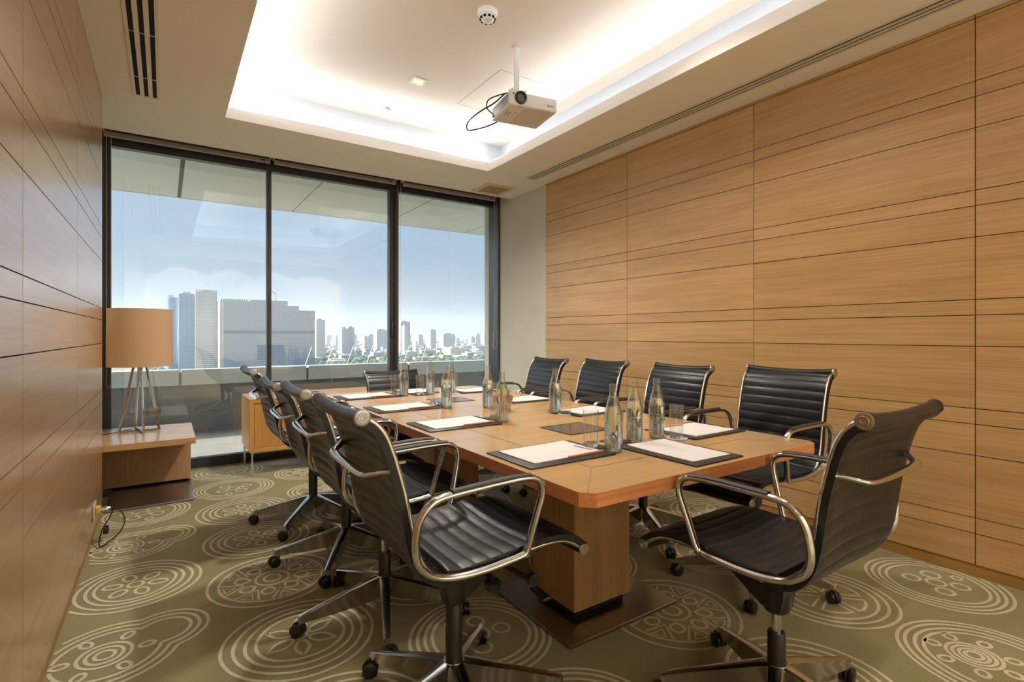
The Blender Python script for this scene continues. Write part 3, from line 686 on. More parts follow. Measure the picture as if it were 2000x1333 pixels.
def make_chair(loc, rz, base_ang, label, tilt=0.0, dz=0.0, sleeve=0.25, seed=0, group='black leather office chairs around the conference table', wrinkle=0.0):
    t = empty('office_chair', loc, rz); tag(t, label, 'chair', group)
    TM = Matrix.Translation((0, 0, dz)) @ Matrix.Translation(PIVOT) @ Matrix.Rotation(R(tilt), 4, 'X') @ Matrix.Translation(-PIVOT)
    def up(b, name, m, parent=t, smooth=40):
        b.xf(TM); return b.build(name, m, parent, smooth)
    seat = up(membrane([p.copy() for p in seat_path], .2195, lambda s: .016 * math.sin(PI * min(1, s * 1.1)), 132, .0445, rib_amp=.0052, seed=seed), 'seat', M['leather'])
    back = up(membrane([p.copy() for p in back_path][::-1][::-1], .2195, lambda s: -.0 + .020 * math.sin(PI * s), 140, .0435, rib_amp=.0066, wrinkle=wrinkle, seed=seed), 'backrest', M['leather'])
    for (yy, zz, rr, nm, sagz) in ((-.345, .957, .0185, 'head_roll', .010), (.331, .490, .0155, 'seat_front_roll', .006)):
        q = MB(); q.tube([(x, yy, zz - sagz * (1 - (x / .215) ** 2)) for x in [-.215 + .43 * k / 14 for k in range(15)]], rr, n=16)
        roll = up(q, nm, M['leather'])
        for s in (-1, 1):
            q = MB(); q.lathe([(0, 0), (rr * .30, 0), (rr * .34, .0012), (rr * .62, .0012), (rr * .66, 0.0003), (rr * 1.0, .0003), (rr * 1.1, -.001), (rr * 1.1, -.007), (0, -.007)], 24, axis='x')
            if s < 0: q.v = [(-x, y, z) for x, y, z in q.v]
            q.v = [(x + s * .222, y + yy, z + zz) for x, y, z in q.v]
            up(q, 'end_cap', M['cap'], roll)
    for s in (-1, 1):
        q = MB(); q.tube([(s * .2125, p.y, p.z) for p in full[1:-1]], .0052, .0070, n=10, side=(1, 0, 0))
        up(q, 'side_rail', M['chrome'])
        def ax(z): return s * (.236 + .024 * max(0, min(1, (z - .53) / .2)))
        q = MB(); q.tube(crom([(ax(z), y, z) for y, z in ARM], 4, closed=True), .0125, .0095, n=12, side=(1, 0, 0), closed=True)
        arm = up(q, 'armrest', M['chrome'])
        q = MB(); pp = [(ax(.75), y, z + .0085) for y, z in ((.105, .7545), (.034, .757), (-.052, .754), (-.135, .750))]
        q.tube(crom(pp, 5), .0125, .0052, n=10, side=(1, 0, 0)); up(q, 'arm_pad', M['soft_black'], arm)
        q = MB(); q.tube([(s * .207, -.2555, .785), (s * .206, -.262, .80), (s * .206, -.2665, .82), (s * .206, -.272, .842), (s * .207, -.2735, .86)], .0055, .0065, n=10, side=(1, 0, 0)); up(q, 'brace_clamp', M['alu'])
    q = MB(); q.tube(crom([(.208, -.268, .820), (.195, -.285, .818), (.165, -.312, .808), (.136, -.319, .803), (.08, -.321, .801), (0, -.321, .801), (-.08, -.321, .801), (-.136, -.319, .803), (-.165, -.312, .808), (-.195, -.285, .818), (-.208, -.268, .820)], 3), .0075, .0135, n=12, side=None)
    up(q, 'back_brace', M['chrome'])
    # under-seat frame and tilt mechanism
    q = MB()
    q.tube([(-.205, -.07, .508), (.205, -.07, .508)], .011, n=8); q.tube([(-.205, .13, .518), (.205, .13, .518)], .011, n=8)
    q.bevbox(-.055, .055, -.08, .15, .485, .503, .003)
    up(q, 'cross_frame', M['alu'])
    q = MB()
    q.lathe([(0, .335), (.034, .335), (.040, .345), (.040, .40), (.034, .408), (0, .408)], 24)
    st = len(q.v)
    prof = [(-.03, .345), (.03, .350), (.155, .43), (.165, .475), (.15, .487), (-.04, .487), (-.04, .40)]
    q.add([(-.036, y, z) for y, z in prof] + [(.036, y, z) for y, z in prof], [tuple(range(7)), tuple(range(7, 14))[::-1]] + [(i, (i + 1) % 7, (i + 1) % 7 + 7, i + 7) for i in range(7)])
    q.v = [(x, y, z + dz) for x, y, z in q.v]
    mech = q.build('tilt_mechanism', M['black'], t)
    q = MB(); q.tube([(.03, .12, .45), (.10, .135, .44), (.165, .165, .425)], .008, n=8); q.lathe([(0, -.012), (.019, -.012), (.021, 0), (.019, .010), (0, .010)], 20, (.172, .172, .423), axis='x')
    st = len(q.v); q.bevbox(.172, .245, -.014, .014, -.005, .005, .003); q.xf(Matrix.Translation((0, .175, .418)) @ Matrix.Rotation(R(6), 4, 'Y'), st)
    q.v = [(x, y, z + dz) for x, y, z in q.v]; q.build('height_lever', M['black'], mech)
    q = MB(); q.lathe([(0, .398), (.022, .398), (.026, .404), (.026, .42), (.02, .425), (0, .425)], 22, (.105, .075, -.005)); q.tube([(.03, .075, .43), (.105, .075, .425)], .007, n=8)
    q.v = [(x, y, z + dz) for x, y, z in q.v]; q.build('tension_knob', M['black'], mech)
    q = MB(); q.lathe([(0, .15), (.014, .15), (.014, .345 + dz), (0, .345 + dz)], 20); q.build('gas_piston', M['chrome'], t)
    q = MB(); q.lathe([(0, .100), (.026, .100), (.0255, sleeve - .004), (.023, sleeve), (0, sleeve)], 24); q.build('column_sleeve', M['black'], t)
    # five star base
    q = MB(); q.lathe([(0, .095), (.036, .095), (.040, .12), (.039, .150), (.031, .158), (0, .158)], 30)
    for k in range(5):
        a = base_ang - rz + k * 2 * PI / 5; st = len(q.v)
        st_ = []
        for (x, wt, wb, zt, zb) in ((.025, .022, .014, .158, .072), (.07, .020, .012, .148, .064), (.18, .0155, .010, .121, .056), (.30, .013, .010, .091, .053), (.338, .012, .010, .081, .054)):
            st_ += [(x, -wt, zt - .003), (x, -wt * .6, zt), (x, wt * .6, zt), (x, wt, zt - .003), (x, wt * .82, zt - .012), (x, wb, zb), (x, -wb, zb), (x, -wt * .82, zt - .012)]
        f = []
        for j in range(4):
            for m in range(8): f.append((j * 8 + m, j * 8 + (m + 1) % 8, (j + 1) * 8 + (m + 1) % 8, (j + 1) * 8 + m))
        f += [tuple(range(8)), tuple(range(32, 40))[::-1]]
        q.add(st_, f); q.lathe([(0, .045), (.0085, .045), (.0095, .068), (0, .068)], 14, (.329, 0, 0)); q.xf(Matrix.Rotation(a, 4, 'Z'), st)
    q.build('star_base', M['alu'], t, 30)
    rn = random.Random(seed + 5)
    for k in range(5):
        a = base_ang - rz + k * 2 * PI / 5; sw = rn.uniform(-1.2, 1.2) + a
        q = MB(); q.tube([(0, 0, .055), (0, 0, .035)], .008, n=10)
        q.lathe([(0, -.0045), (.0265, -.0045), (.0275, 0), (.0265, .0045), (0, .0045)], 20, (.012, 0, .030), axis='y')
        st = len(q.v); q.bevbox(-.014, .030, -.006, .006, .034, .052, .003)
        q.xf(Matrix.Translation((.329 * math.cos(a), .329 * math.sin(a), 0)) @ Matrix.Rotation(sw, 4, 'Z'))
        cs = q.build('caster', M['black'], t)
        for s in (-1, 1):
            q = MB(); q.lathe([(0, -.008), (.020, -.008), (.0245, -.005), (.0255, 0), (.0245, .005), (.020, .0075), (0, .0085)], 24, (.012, s * .0145, .0256), axis='y')
            q.xf(Matrix.Translation((.329 * math.cos(a), .329 * math.sin(a), 0)) @ Matrix.Rotation(sw, 4, 'Z')); q.build('wheel', M['black'], cs)
    return t
chairs = [
    # x, y, facing, base angle, tilt, dz, sleeve, label
    (.735, 1.416, -90.7, 45.1, 0.5, 0.0, .333, 'black leather swivel chair nearest the camera on the left side of the table', 0),
    (.757, 2.078, -91.5, 35.4, 0.5, -.012, .25, 'black leather swivel chair second from the camera on the left side of the table', 0),
    (.782, 2.712, -91.0, 23.6, 2.0, -.03, .30, 'black leather swivel chair third from the camera on the left side', 0),
    (.765, 3.362, -90.0, 14.7, 2.0, -.004, .33, 'black leather swivel chair on the left side of the table nearest the window', 0),
    (2.298, 1.405, 88.5, 68.1, -3.0, -.004, .25, 'wrinkled black leather swivel chair nearest the camera on the right side of the table', .006),
    (2.300, 2.07, 86.5, 30.0, -2.0, -.016, .33, 'black leather swivel chair second from the camera on the right side by the wood wall', .001),
    (2.300, 2.73, 86.5, 50.0, -2.0, -.016, .30, 'black leather swivel chair third from the camera on the right side by the wood wall', .001),
    (2.300, 3.39, 87.0, 10.0, 0.0, -.016, .30, 'creased black leather swivel chair on the right side nearest the window', .003),
    (1.495, 3.585, 181.0, 20.0, 1.5, -.096, .24, 'low black leather swivel chair tucked under the far end of the table by the window', 0),
    (1.541, .859, 0.3, 62.7, -2.7, -.020, .25, 'large black leather swivel chair at the near end of the table', .001),
]
for i, (x, y, rz, ba, ti, dz, sl, lab, wr) in enumerate(chairs):
    make_chair((x, y, 0), R(rz), R(ba), lab, ti, dz, sl, seed=i * 3 + 1, wrinkle=wr)

# ------------------------------------------------------------------ things on the table
TOP = TZ + 0.0006
places = {
    'L1': ('the near left seat', 'nearest the camera on the left table side'),
    'L2': ('the second left seat', 'second from the camera on the left side of the table'),
    'L3': ('the third left seat', 'third from the camera on the left side of the table'),
    'L4': ('the far left seat', 'on the left side of the table nearest the window'),
    'R1': ('the near right seat', 'nearest the camera on the right table side'),
    'R2': ('the second right seat', 'second from the camera on the right side of the table'),
    'R3': ('the third right seat', 'third from the camera on the right side of the table'),
    'R4': ('the far right seat', 'on the right side of the table nearest the window'),
    'B': ('the near head seat', 'at the near end of the table'),
    'F': ('the far head seat', 'at the far end of the table')}
# folder: x = away from sitter towards table middle on the left side; local frame: +x towards table middle, +y to sitter's left
def folder(key, cx, cy, rz, w=.375, d=.272):
    t = empty('writing_folder', (cx, cy, TOP), rz); tag(t, 'black writing folder ' + places[key][1], 'writing folder', 'black writing folders on the conference table')
    q = MB(); q.bevbox(-w / 2, w / 2, -d / 2, d / 2, 0, 0.005, 0.002, seg=2); q.build('cover', M['pad_leather'], t)
    q = MB(); q.bevbox(w / 2 - .004, w / 2 + .0, -d / 2 + .01, d / 2 - .01, 0.0015, 0.0066, 0.001); q.build('spine_fold', M['pad_leather'], t)
    return t
def notepaper(key, cx, cy, rz, w=.305, d=.215, jit=0.0):
    q = MB(); nx = 12; v = []; f = []
    for i in range(nx + 1):
        x = -w / 2 + w * i / nx; lift = 0.004 * max(0, (i / nx - .55)) ** 2 * 3
        for y in (-d / 2, d / 2): v += [(x, y, 0.0), (x, y, 0.0024 + lift)]
    for i in range(nx):
        a = 4 * i; f += [(a, a + 4, a + 6, a + 2), (a + 1, a + 3, a + 7, a + 5), (a, a + 1, a + 5, a + 4), (a + 2, a + 6, a + 7, a + 3)]
    f += [(0, 2, 3, 1), (4 * nx, 4 * nx + 1, 4 * nx + 3, 4 * nx + 2)]
    q.add(v, f)
    o = q.build('notepad', M['paper'], None, smooth=60, loc=(cx, cy, TOP + 0.0052)); o.rotation_euler = (0, 0, rz + jit)
    tag(o, 'white notepad on the folder ' + places[key][1], 'notepad', 'white notepads on the writing folders')
def pencil(key, cx, cy, rz):
    t = empty('pencil', (cx, cy, TOP + 0.0052 + .0028 + .0035), rz); tag(t, 'orange pencil ' + places[key][1], 'pencil', 'orange pencils on the notepads')
    q = MB(); q.tube([(-.085, 0, 0), (.075, 0, 0)], .0034, n=6, side=(0, 0, 1)); q.build('barrel', M['pencil'], t, 20)
    q = MB(); q.lathe([(.0034, .075), (.0009, .088)], 8, axis='x'); q.build('tip', mat_tip, t)
mat_tip = mat('pencil_tip_wood', (0.75, 0.55, 0.35), 0.6)
WATER = {}
def proto_bottle():
    t = empty('water_bottle', (0, 0, -20))
    out = [(0, .001), (.026, 0), (.031, .003), (.0325, .010), (.0328, .05), (.0328, .125), (.0315, .142), (.027, .163), (.0205, .185), (.0155, .203), (.0138, .214), (.0136, .222), (.0152, .224), (.0155, .229), (.0140, .231), (.0138, .236), (.0150, .238), (.0150, .243), (.0135, .245)]
    inn = [(.0112, .245), (.0108, .238), (.0108, .214), (.0128, .202), (.0178, .184), (.0243, .162), (.0288, .142), (.0301, .125), (.0301, .012), (.027, .007), (0, .0085)]
    q = MB(); q.lathe(out + inn, 28); q.build('glass_body', M['bottle'], t, 50)
    q = MB(); q.lathe([(0, -.0004), (.0255, -.0004), (.0300, .0022), (.0312, .0070), (.0295, .0072), (.026, .0068), (0, .0070)], 28); q.v = [(x, y, z + .0006) for x, y, z in q.v]; q.build('green_glass_foot', M['foot_glass'], t, 50)
    q = MB(); q.lathe([(0, .0098), (.0268, .0092), (.0298, .0125), (.0298, .125), (.0285, .142), (.0242, .160), (.0238, .1615), (0, .1615)], 28); q.build('water', M['water'], t, 50)
    # printed emblem: an oval badge with bars (front and back)
    q = MB()
    for rot in (0, PI):
        def patch(a0, a1, z0, z1, r=.03305, n=6):
            v = []
            for k in range(n + 1):
                a = a0 + (a1 - a0) * k / n + rot; v += [(r * math.cos(a), r * math.sin(a), z0), (r * math.cos(a), r * math.sin(a), z1)]
            q.add(v, [(2 * k, 2 * k + 2, 2 * k + 3, 2 * k + 1) for k in range(n)])
        patch(-.30, .30, .098, .1005); patch(-.38, .38, .060, .0625)
        for k in range(5):
            h = .011 * math.sqrt(max(0, 1 - ((k - 2) / 2.6) ** 2)); patch(-.25 + .105 * k, -.25 + .105 * k + .07, .081 - h, .081 + h)
        for k in range(6): patch(-.34 + .12 * k, -.34 + .12 * k + .06, .066, .070)
    q.build('printed_emblem', M['emblem'], t, 0)
    return t
def proto_glass():
    t = empty('drinking_glass', (0, 0, -20))
    q = MB(); q.lathe([(.0262, .0125), (.0290, .135), (.0285, .1365), (.0278, .135), (.0250, .0125)], 32, close=True); q.build('bowl', M['tumbler'], t, 50)
    q = MB(); q.lathe([(0, 0), (.0245, 0), (.0258, .003), (.0262, .0120), (.0245, .0135), (0, .0125)], 28); q.build('thick_base', M['tumbler_base'], t, 50)
    return t
pb, pg = proto_bottle(), proto_glass()
index_children()
BL = {'L1': (1.366, 1.372), 'L2': (1.372, 2.135), 'L3': (1.368, 2.73), 'L4': (1.378, 3.405), 'R1': (1.695, 1.452), 'R2': (1.765, 2.215), 'R3': (1.572, 2.60), 'R4': (1.765, 3.44), 'B': (1.555, 1.445), 'F': (1.575, 3.400)}
GL = {'L1': (1.322, 1.445), 'L2': (1.385, 2.222), 'L3': (1.335, 2.835), 'L4': (1.325, 3.44), 'R1': (1.745, 1.392), 'R2': (1.780, 2.140), 'R3': (1.66, 2.66), 'R4': (1.735, 3.345), 'B': (1.492, 1.482), 'F': (1.49, 3.39)}
first = True
for k, (x, y) in BL.items():
    o = pb if first else copy_tree(pb)
    o.location = (x, y, TOP); o.rotation_euler = (0, 0, random.uniform(0, 6.28))
    tag(o, 'clear glass water bottle standing beside the folder of ' + places[k][0], 'bottle', 'glass water bottles on the conference table'); first = False
    if k == 'L1': bl1 = o
first = True
COAST = {'L1': (1.325, 1.452, 0.0052), 'L2': (1.360, 2.212, 0), 'L3': (1.318, 2.845, 0.0052), 'L4': (1.305, 3.455, .0052), 'B': (1.500, 1.462, 0), 'F': (1.484, 3.385, 0)}
for k, (x, y) in GL.items():
    zc = TOP
    if k in ('L1', 'B', 'L2', 'L3', 'L4', 'F'):
        cx, cy = (x, y)
        onpad = k in ('L1', 'L3', 'L4')
        q = MB(); q.bevbox(-.048, .048, -.048, .048, 0, .004, .0015); zz = TOP + (.0054 if onpad else 0)
        c = q.build('coaster', M['pad_leather'], None, loc=(cx, cy, zz)); c.rotation_euler = (0, 0, R({'L1': 4, 'B': 3}.get(k, -3)))
        tag(c, 'square black leather coaster under the glass of ' + places[k][0], 'coaster', 'black coasters on the conference table'); zc = zz + .0042
    else:
        q = MB(); q.lathe([(0, 0), (.044, 0), (.0445, .0015), (.044, .003), (0, .003)], 32)
        c = q.build('coaster', M['paper'], None, loc=(x, y, TOP)); tag(c, 'round white paper coaster under the glass of ' + places[k][0], 'coaster', 'white coasters on the conference table'); zc = TOP + .0032
    o = pg if first else copy_tree(pg); first = False
    o.location = (x, y, zc); tag(o, 'empty clear drinking glass on the coaster of ' + places[k][0], 'drinking glass', 'empty drinking glasses on the conference table')
# blue printed mark on the near left bottle
q = MB()
for (da, dz_) in ((0, 0), (.16, -.006), (.30, -.012)):
    a = R(218) + da; r = .0332; v = []
    for kk in range(4):
        aa = a + kk * .07; v += [(r * math.cos(aa), r * math.sin(aa), .070 + dz_ - kk * .003), (r * math.cos(aa), r * math.sin(aa), .079 + dz_ - kk * .003)]
    q.add(v, [(2 * j, 2 * j + 2, 2 * j + 3, 2 * j + 1) for j in range(3)])
bl1.rotation_euler = (0, 0, 0)
q.build('blue_mark', M['blue'], bl1, 0)
def place_left(k, yc):
    folder(k, 1.1445, yc, 0); notepaper(k, 1.150, yc + .012, 0, jit=R(1.0)); pencil(k, 1.225, yc - .098, R(3))
place_left('L1', 1.458); place_left('L2', 2.203); place_left('L3', 2.848); place_left('L4', 3.50)
def place_right(k, yc):
    folder(k, 1.955, yc, PI, w=.35); notepaper(k, 1.952, yc - .0, PI, w=.29, jit=R(1.5)); pencil(k, 1.90, yc + .095, R(178))
place_right('R1', 1.46); place_right('R2', 2.165); place_right('R3', 2.78); place_right('R4', 3.43)
folder('B', 1.548, 1.228, PI / 2, w=.35, d=.262); notepaper('B', 1.553, 1.236, PI / 2, w=.30, d=.205, jit=R(-1))
folder('F', 1.545, 3.605, -PI / 2, w=.30, d=.262); notepaper('F', 1.545, 3.605, -PI / 2, w=.27, d=.205)

# potted succulent
t = empty('potted_succulent', (1.572, 2.44, TOP)); tag(t, 'small green succulent in a terracotta pot in the middle of the table', 'potted plant')
q = MB(); q.lathe([(0, 0), (.040, 0), (.043, .003), (.052, .060), (.056, .061), (.059, .084), (.054, .084), (.050, .062), (0, .062)], 32); pot = q.build('pot', M['terracotta'], t)
q = MB(); q.lathe([(.0450, .018), (.0508, .048), (.0518, .048), (.0460, .018)], 32, close=True); q.build('paper_band', M['paper'], pot)
q = MB(); q.lathe([(0, .075), (.051, .073), (.051, .066), (0, .066)], 20); q.build('soil', M['soil'], pot)
q = MB(); rn = random.Random(3)
for k in range(26):
    a = k * 2.4; el = R(rn.uniform(35, 82)); ln = rn.uniform(.05, .085); r0 = .012 * rn.random()
    d = Vector((math.cos(a) * math.cos(el), math.sin(a) * math.cos(el), math.sin(el))); p0 = Vector((r0 * math.cos(a), r0 * math.sin(a), .072))
    pts = [p0 + d * ln * f + Vector((0, 0, .012 * f * f)) for f in (0, .25, .5, .75, 1)]
    q.tube(pts, .0062, .0028, n=7, side=(-math.sin(a), math.cos(a), 0), taper=lambda s: max(.08, 1 - s * .95 + .25 * math.sin(PI * s)))
q.build('leaves', M['leaf'], t)

# ------------------------------------------------------------------ side table and lamp
st_ = empty('side_table', (-0.10, 4.60, 0)); tag(st_, 'low oak side table with steel floor plate in the window corner under the lamp', 'side table')
def loc(b, o): b.v = [(x - o[0], y - o[1], z - o[2]) for x, y, z in b.v]; return b
O = (-0.10, 4.60, 0)
q = MB(); q.bevbox(-.418, .180, 4.235, 4.975, .388, .430, .0015); loc(q, O).build('tabletop', M['wood_side_top'], st_)
q = MB(); q.bevbox(-.372, .168, 4.745, 4.86, .030, .3875, .0015); loc(q, O).build('front_panel', M['wood_side'], st_)
q = MB(); q.bevbox(-.410, -.3725, 4.25, 4.86, .016, .3875, .0015); loc(q, O).build('side_panel', M['wood_side'], st_)
q = MB(); q.box(-.36, .15, 4.765, 4.84, .0155, .0298); loc(q, O).build('foot', M['void'], st_, smooth=0)
q = MB(); q.bevbox(-.322, .166, 4.20, 5.0, .0015, .015, .002); loc(q, O).build('floor_plate', M['steel'], st_)

lp = empty('table_lamp', (-0.150, 4.71, .4306)); tag(lp, 'table lamp with beige drum shade and four splayed chrome legs', 'lamp')
feet = [(-.128, .0), (.022, -.115), (.116, .0), (-.035, .125)]
q = MB()
for (x, y) in feet:
    leg = MB(); ln = (x, y); leg.tube([(x, y, .004), (x * .30, y * .30, .497)], .0085, .0085, n=4, side=(-y / math.hypot(x, y), x / math.hypot(x, y), 0)); leg.build('leg', M['chrome'], lp, 0)
q.tube([(feet[0][0], feet[0][1], .008), (0, 0, .008), (feet[2][0], feet[2][1], .008)], .007, n=4); q.tube([(feet[1][0], feet[1][1], .008), (0, 0, .008), (feet[3][0], feet[3][1], .008)], .007, n=4)
q.build('cross_foot', M['chrome'], lp, 0)
q = MB(); q.bevbox(-.045, .045, -.045, .045, .49, .502, .002); q.tube([(0, 0, .38), (0, 0, .60)], .010, n=12); q.build('stem', M['chrome'], lp)
q = MB(); q.lathe([(.2030, .485), (.1995, .905), (.1975, .905), (.2010, .485)], 56, close=True); shd = q.build('lamp_shade', M['shade'], lp)
q = MB(); q.tube([(-.198, 0, .88), (.198, 0, .88)], .002, n=6); q.tube([(0, -.198, .88), (0, .198, .88)], .002, n=6); q.lathe([(0, .845), (.012, .845), (.012, .885), (0, .885)], 12); q.tube([(0, 0, .6), (0, 0, .85)], .004, n=8); q.build('shade_spider', M['chrome'], shd)
q = MB(); q.lathe([(0, .60), (.012, .60), (.016, .64), (.028, .68), (.030, .70), (.020, .725), (0, .735)], 20); q.build('bulb', mat('bulb_off', (.9, .85, .75), .3), lp)
# cords and outlet
q = MB(); q.tube(crom([(-.205, 4.845, .4345), (-.24, 4.81, .4345), (-.30, 4.74, .4345), (-.36, 4.69, .435), (-.405, 4.62, .436)], 5), .0028, n=7)
tag(q.build('power_cord', M['black'], None), 'thin black lamp cord lying on the side table', 'cord')
t = empty('wall_outlet', (XL, 3.70, .165)); tag(t, 'grey wall socket with plugs low on the left wood wall', 'outlet')
q = MB(); q.bevbox(.0005, .008, -.075, .055, -.045, .045, .003, seg=2); q.build('plate', mat('outlet_grey', (.45, .47, .46), .35), t)
q = MB(); q.bevbox(.009, .030, -.022, .022, -.02, .022, .004, seg=2); q.build('yellow_adapter', M['yellow'], t)
q = MB(); q.lathe([(0, .0305), (.016, .0305), (.018, .06), (.012, .075), (0, .078)], 16, axis='x'); q.build('plug', M['alu'], t)
q = MB(); q.tube(crom([(.078, 0, 0), (.10, .005, .0), (.125, .0, -.03), (.14, -.02, -.075), (.12, -.06, -.125), (.07, -.12, -.152), (.04, -.15, -.158), (.035, -.11, -.13), (.045, -.05, -.09), (.07, -.01, -.05), (.085, .0, -.01)], 5), .0035, n=7)
q.build('cable_loop', M['black'], t)
q = MB(); q.bevbox(.045, .07, -.06, -.02, -.125, -.085, .006, seg=2); q.build('cable_box', M['black'], t)

# ------------------------------------------------------------------ credenza
cd = empty('credenza', (1.16, 4.90, 0)); tag(cd, 'low oak credenza on slim chrome legs in front of the window', 'cabinet')
O = (1.16, 4.90, 0); cx0, cx1, cy0, cy1, cz0, cz1 = .567, 1.76, 4.645, 5.16, .19, .622; fr = .034
q = MB(); q.bevbox(cx0, cx1, cy0, cy1, cz1 - fr, cz1, .001); q.bevbox(cx0, cx1, cy0, cy1, cz0, cz0 + fr, .001); q.bevbox(cx0, cx0 + fr, cy0, cy1, cz0 + fr, cz1 - fr, .001); q.bevbox(cx1 - fr, cx1, cy0, cy1, cz0 + fr, cz1 - fr, .001); q.bevbox(cx0 + fr, cx1 - fr, cy1 - .02, cy1, cz0 + fr, cz1 - fr, .001)
loc(q, O).build('body', M['wood_cab'], cd)
xm = (cx0 + cx1) / 2
for (xa, xb) in ((cx0 + fr + .003, xm - .0015), (xm + .0015, cx1 - fr - .003)):
    q = MB(); q.bevbox(xa, xb, cy0 + .006, cy0 + .026, cz0 + fr + .003, cz1 - fr - .003, .001); dr = loc(q, O).build('door', M['wood_cab'], cd)
for x in (cx0 + .02, cx1 - .02):
    for y in (cy0 + .02, cy1 - .03):
        q = MB(); q.bevbox(x - .009, x + .009, y - .009, y + .009, .0, cz0 - .0005, .002); loc(q, O).build('leg', M['chrome'], cd)
q = MB(); q.box(cx0 + .012, cx1 - .012, cy0 + .012, cy0 + .028, cz0 - .012, cz0 - .0005); loc(q, O).build('rail', M['chrome'], cd, smooth=0)

# ------------------------------------------------------------------ balcony and overhang outside
b = MB(); b.box(-6, 8.0, 5.42, 7.5, -.12, -.02); struct(b.build('balcony_floor', M['concrete'], smooth=0))
b = MB(); b.box(-6, 8.0, 5.285, 5.42, -.12, .055); struct(b.build('balcony_curb', mat('curb_stone', (.50, .52, .48), .8), smooth=0))
b = MB(); xs = [-2.7, -1.28, .149, 1.568, 2.99, 4.41, 5.83, 7.25]
for i in range(len(xs) - 1): b.bevbox(xs[i] + .012, xs[i + 1] - .012, 7.2, 7.32, .55, .735, .004)
b.box(-2.7, 7.25, 7.21, 7.31, .56, .70, 1); b.box(-6, 8, 7.26, 7.40, -.12, .55, 2)
struct(b.build('balcony_parapet', [M['parapet'], M['joint'], M['concrete']], smooth=0))
b = MB(); b.box(-6, 8.0, 5.29, 7.19, 2.75, 2.95, 0); b.box(-6, 8, 7.19, 7.21, 2.745, 3.2, 0)
for x, w in ((.138, .018), (1.376, .004), (2.637, .004), (3.905, .004), (-1.1, .004)): b.box(x - w, x + w, 5.30, 7.185, 2.7485, 2.7505, 1)
struct(b.build('balcony_soffit', [M['soffit'], M['joint']], smooth=0))

HAZE = 0.00036
# ------------------------------------------------------------------ the city beyond
GZ = -75.0
FOOT = []
def free(xa, xb, ya, yb): return not any(xa < f[1] and xb > f[0] and ya < f[3] and yb > f[2] for f in FOOT)
def ray(px): l = (px - 1000) / 1012.0; c, s = math.cos(R(33.82)), math.sin(R(33.82)); return (s + c * l, c - s * l)
def facade(name, wall, glass, fh=3.6, bw=3.0, gh=0.6, gw=0.75, rough=.5):
    m = mat(name, wall, rough); t, b, L = nodes(m)
    tc = t.nodes.new('ShaderNodeTexCoord'); sp = t.nodes.new('ShaderNodeSeparateXYZ'); L(tc.outputs['Object'], sp.inputs[0])
    ad = t.nodes.new('ShaderNodeMath'); ad.operation = 'ADD'; L(sp.outputs[0], ad.inputs[0]); L(sp.outputs[1], ad.inputs[1])
    def band(src, per, frac):
        d = t.nodes.new('ShaderNodeMath'); d.operation = 'DIVIDE'; d.inputs[1].default_value = per; L(src, d.inputs[0])
        f = t.nodes.new('ShaderNodeMath'); f.operation = 'FRACT'; L(d.outputs[0], f.inputs[0])
        g = t.nodes.new('ShaderNodeMath'); g.operation = 'LESS_THAN'; g.inputs[1].default_value = frac; L(f.outputs[0], g.inputs[0]); return g.outputs[0]
    a = band(sp.outputs[2], fh, gh); c = band(ad.outputs[0], bw, gw)
    mu = t.nodes.new('ShaderNodeMath'); mu.operation = 'MULTIPLY'; L(a, mu.inputs[0]); L(c, mu.inputs[1])
    mx = t.nodes.new('ShaderNodeMix'); mx.data_type = 'RGBA'; mx.inputs[6].default_value = (*wall, 1); mx.inputs[7].default_value = (*glass, 1)
    L(mu.outputs[0], mx.inputs[0]); L(mx.outputs[2], b.inputs['Base Color'])
    return m
F_grey = facade('facade_grey', (.50, .49, .48), (.24, .28, .32), bw=2.6)
F_blue = facade('facade_blue', (.16, .34, .48), (.08, .24, .40), bw=8, gw=.9, rough=.15)
F_slab = facade('facade_slab', (.38, .39, .43), (.24, .28, .34), bw=4.0, gh=.55)
F_white = facade('facade_white', (.52, .50, .47), (.35, .38, .42), bw=5)
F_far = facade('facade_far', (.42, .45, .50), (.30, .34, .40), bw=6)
F_cream = facade('facade_cream', (.75, .66, .50), (.40, .38, .35), bw=4)
def atx(px, Y): a = ray(px); return a[0] * Y / a[1]
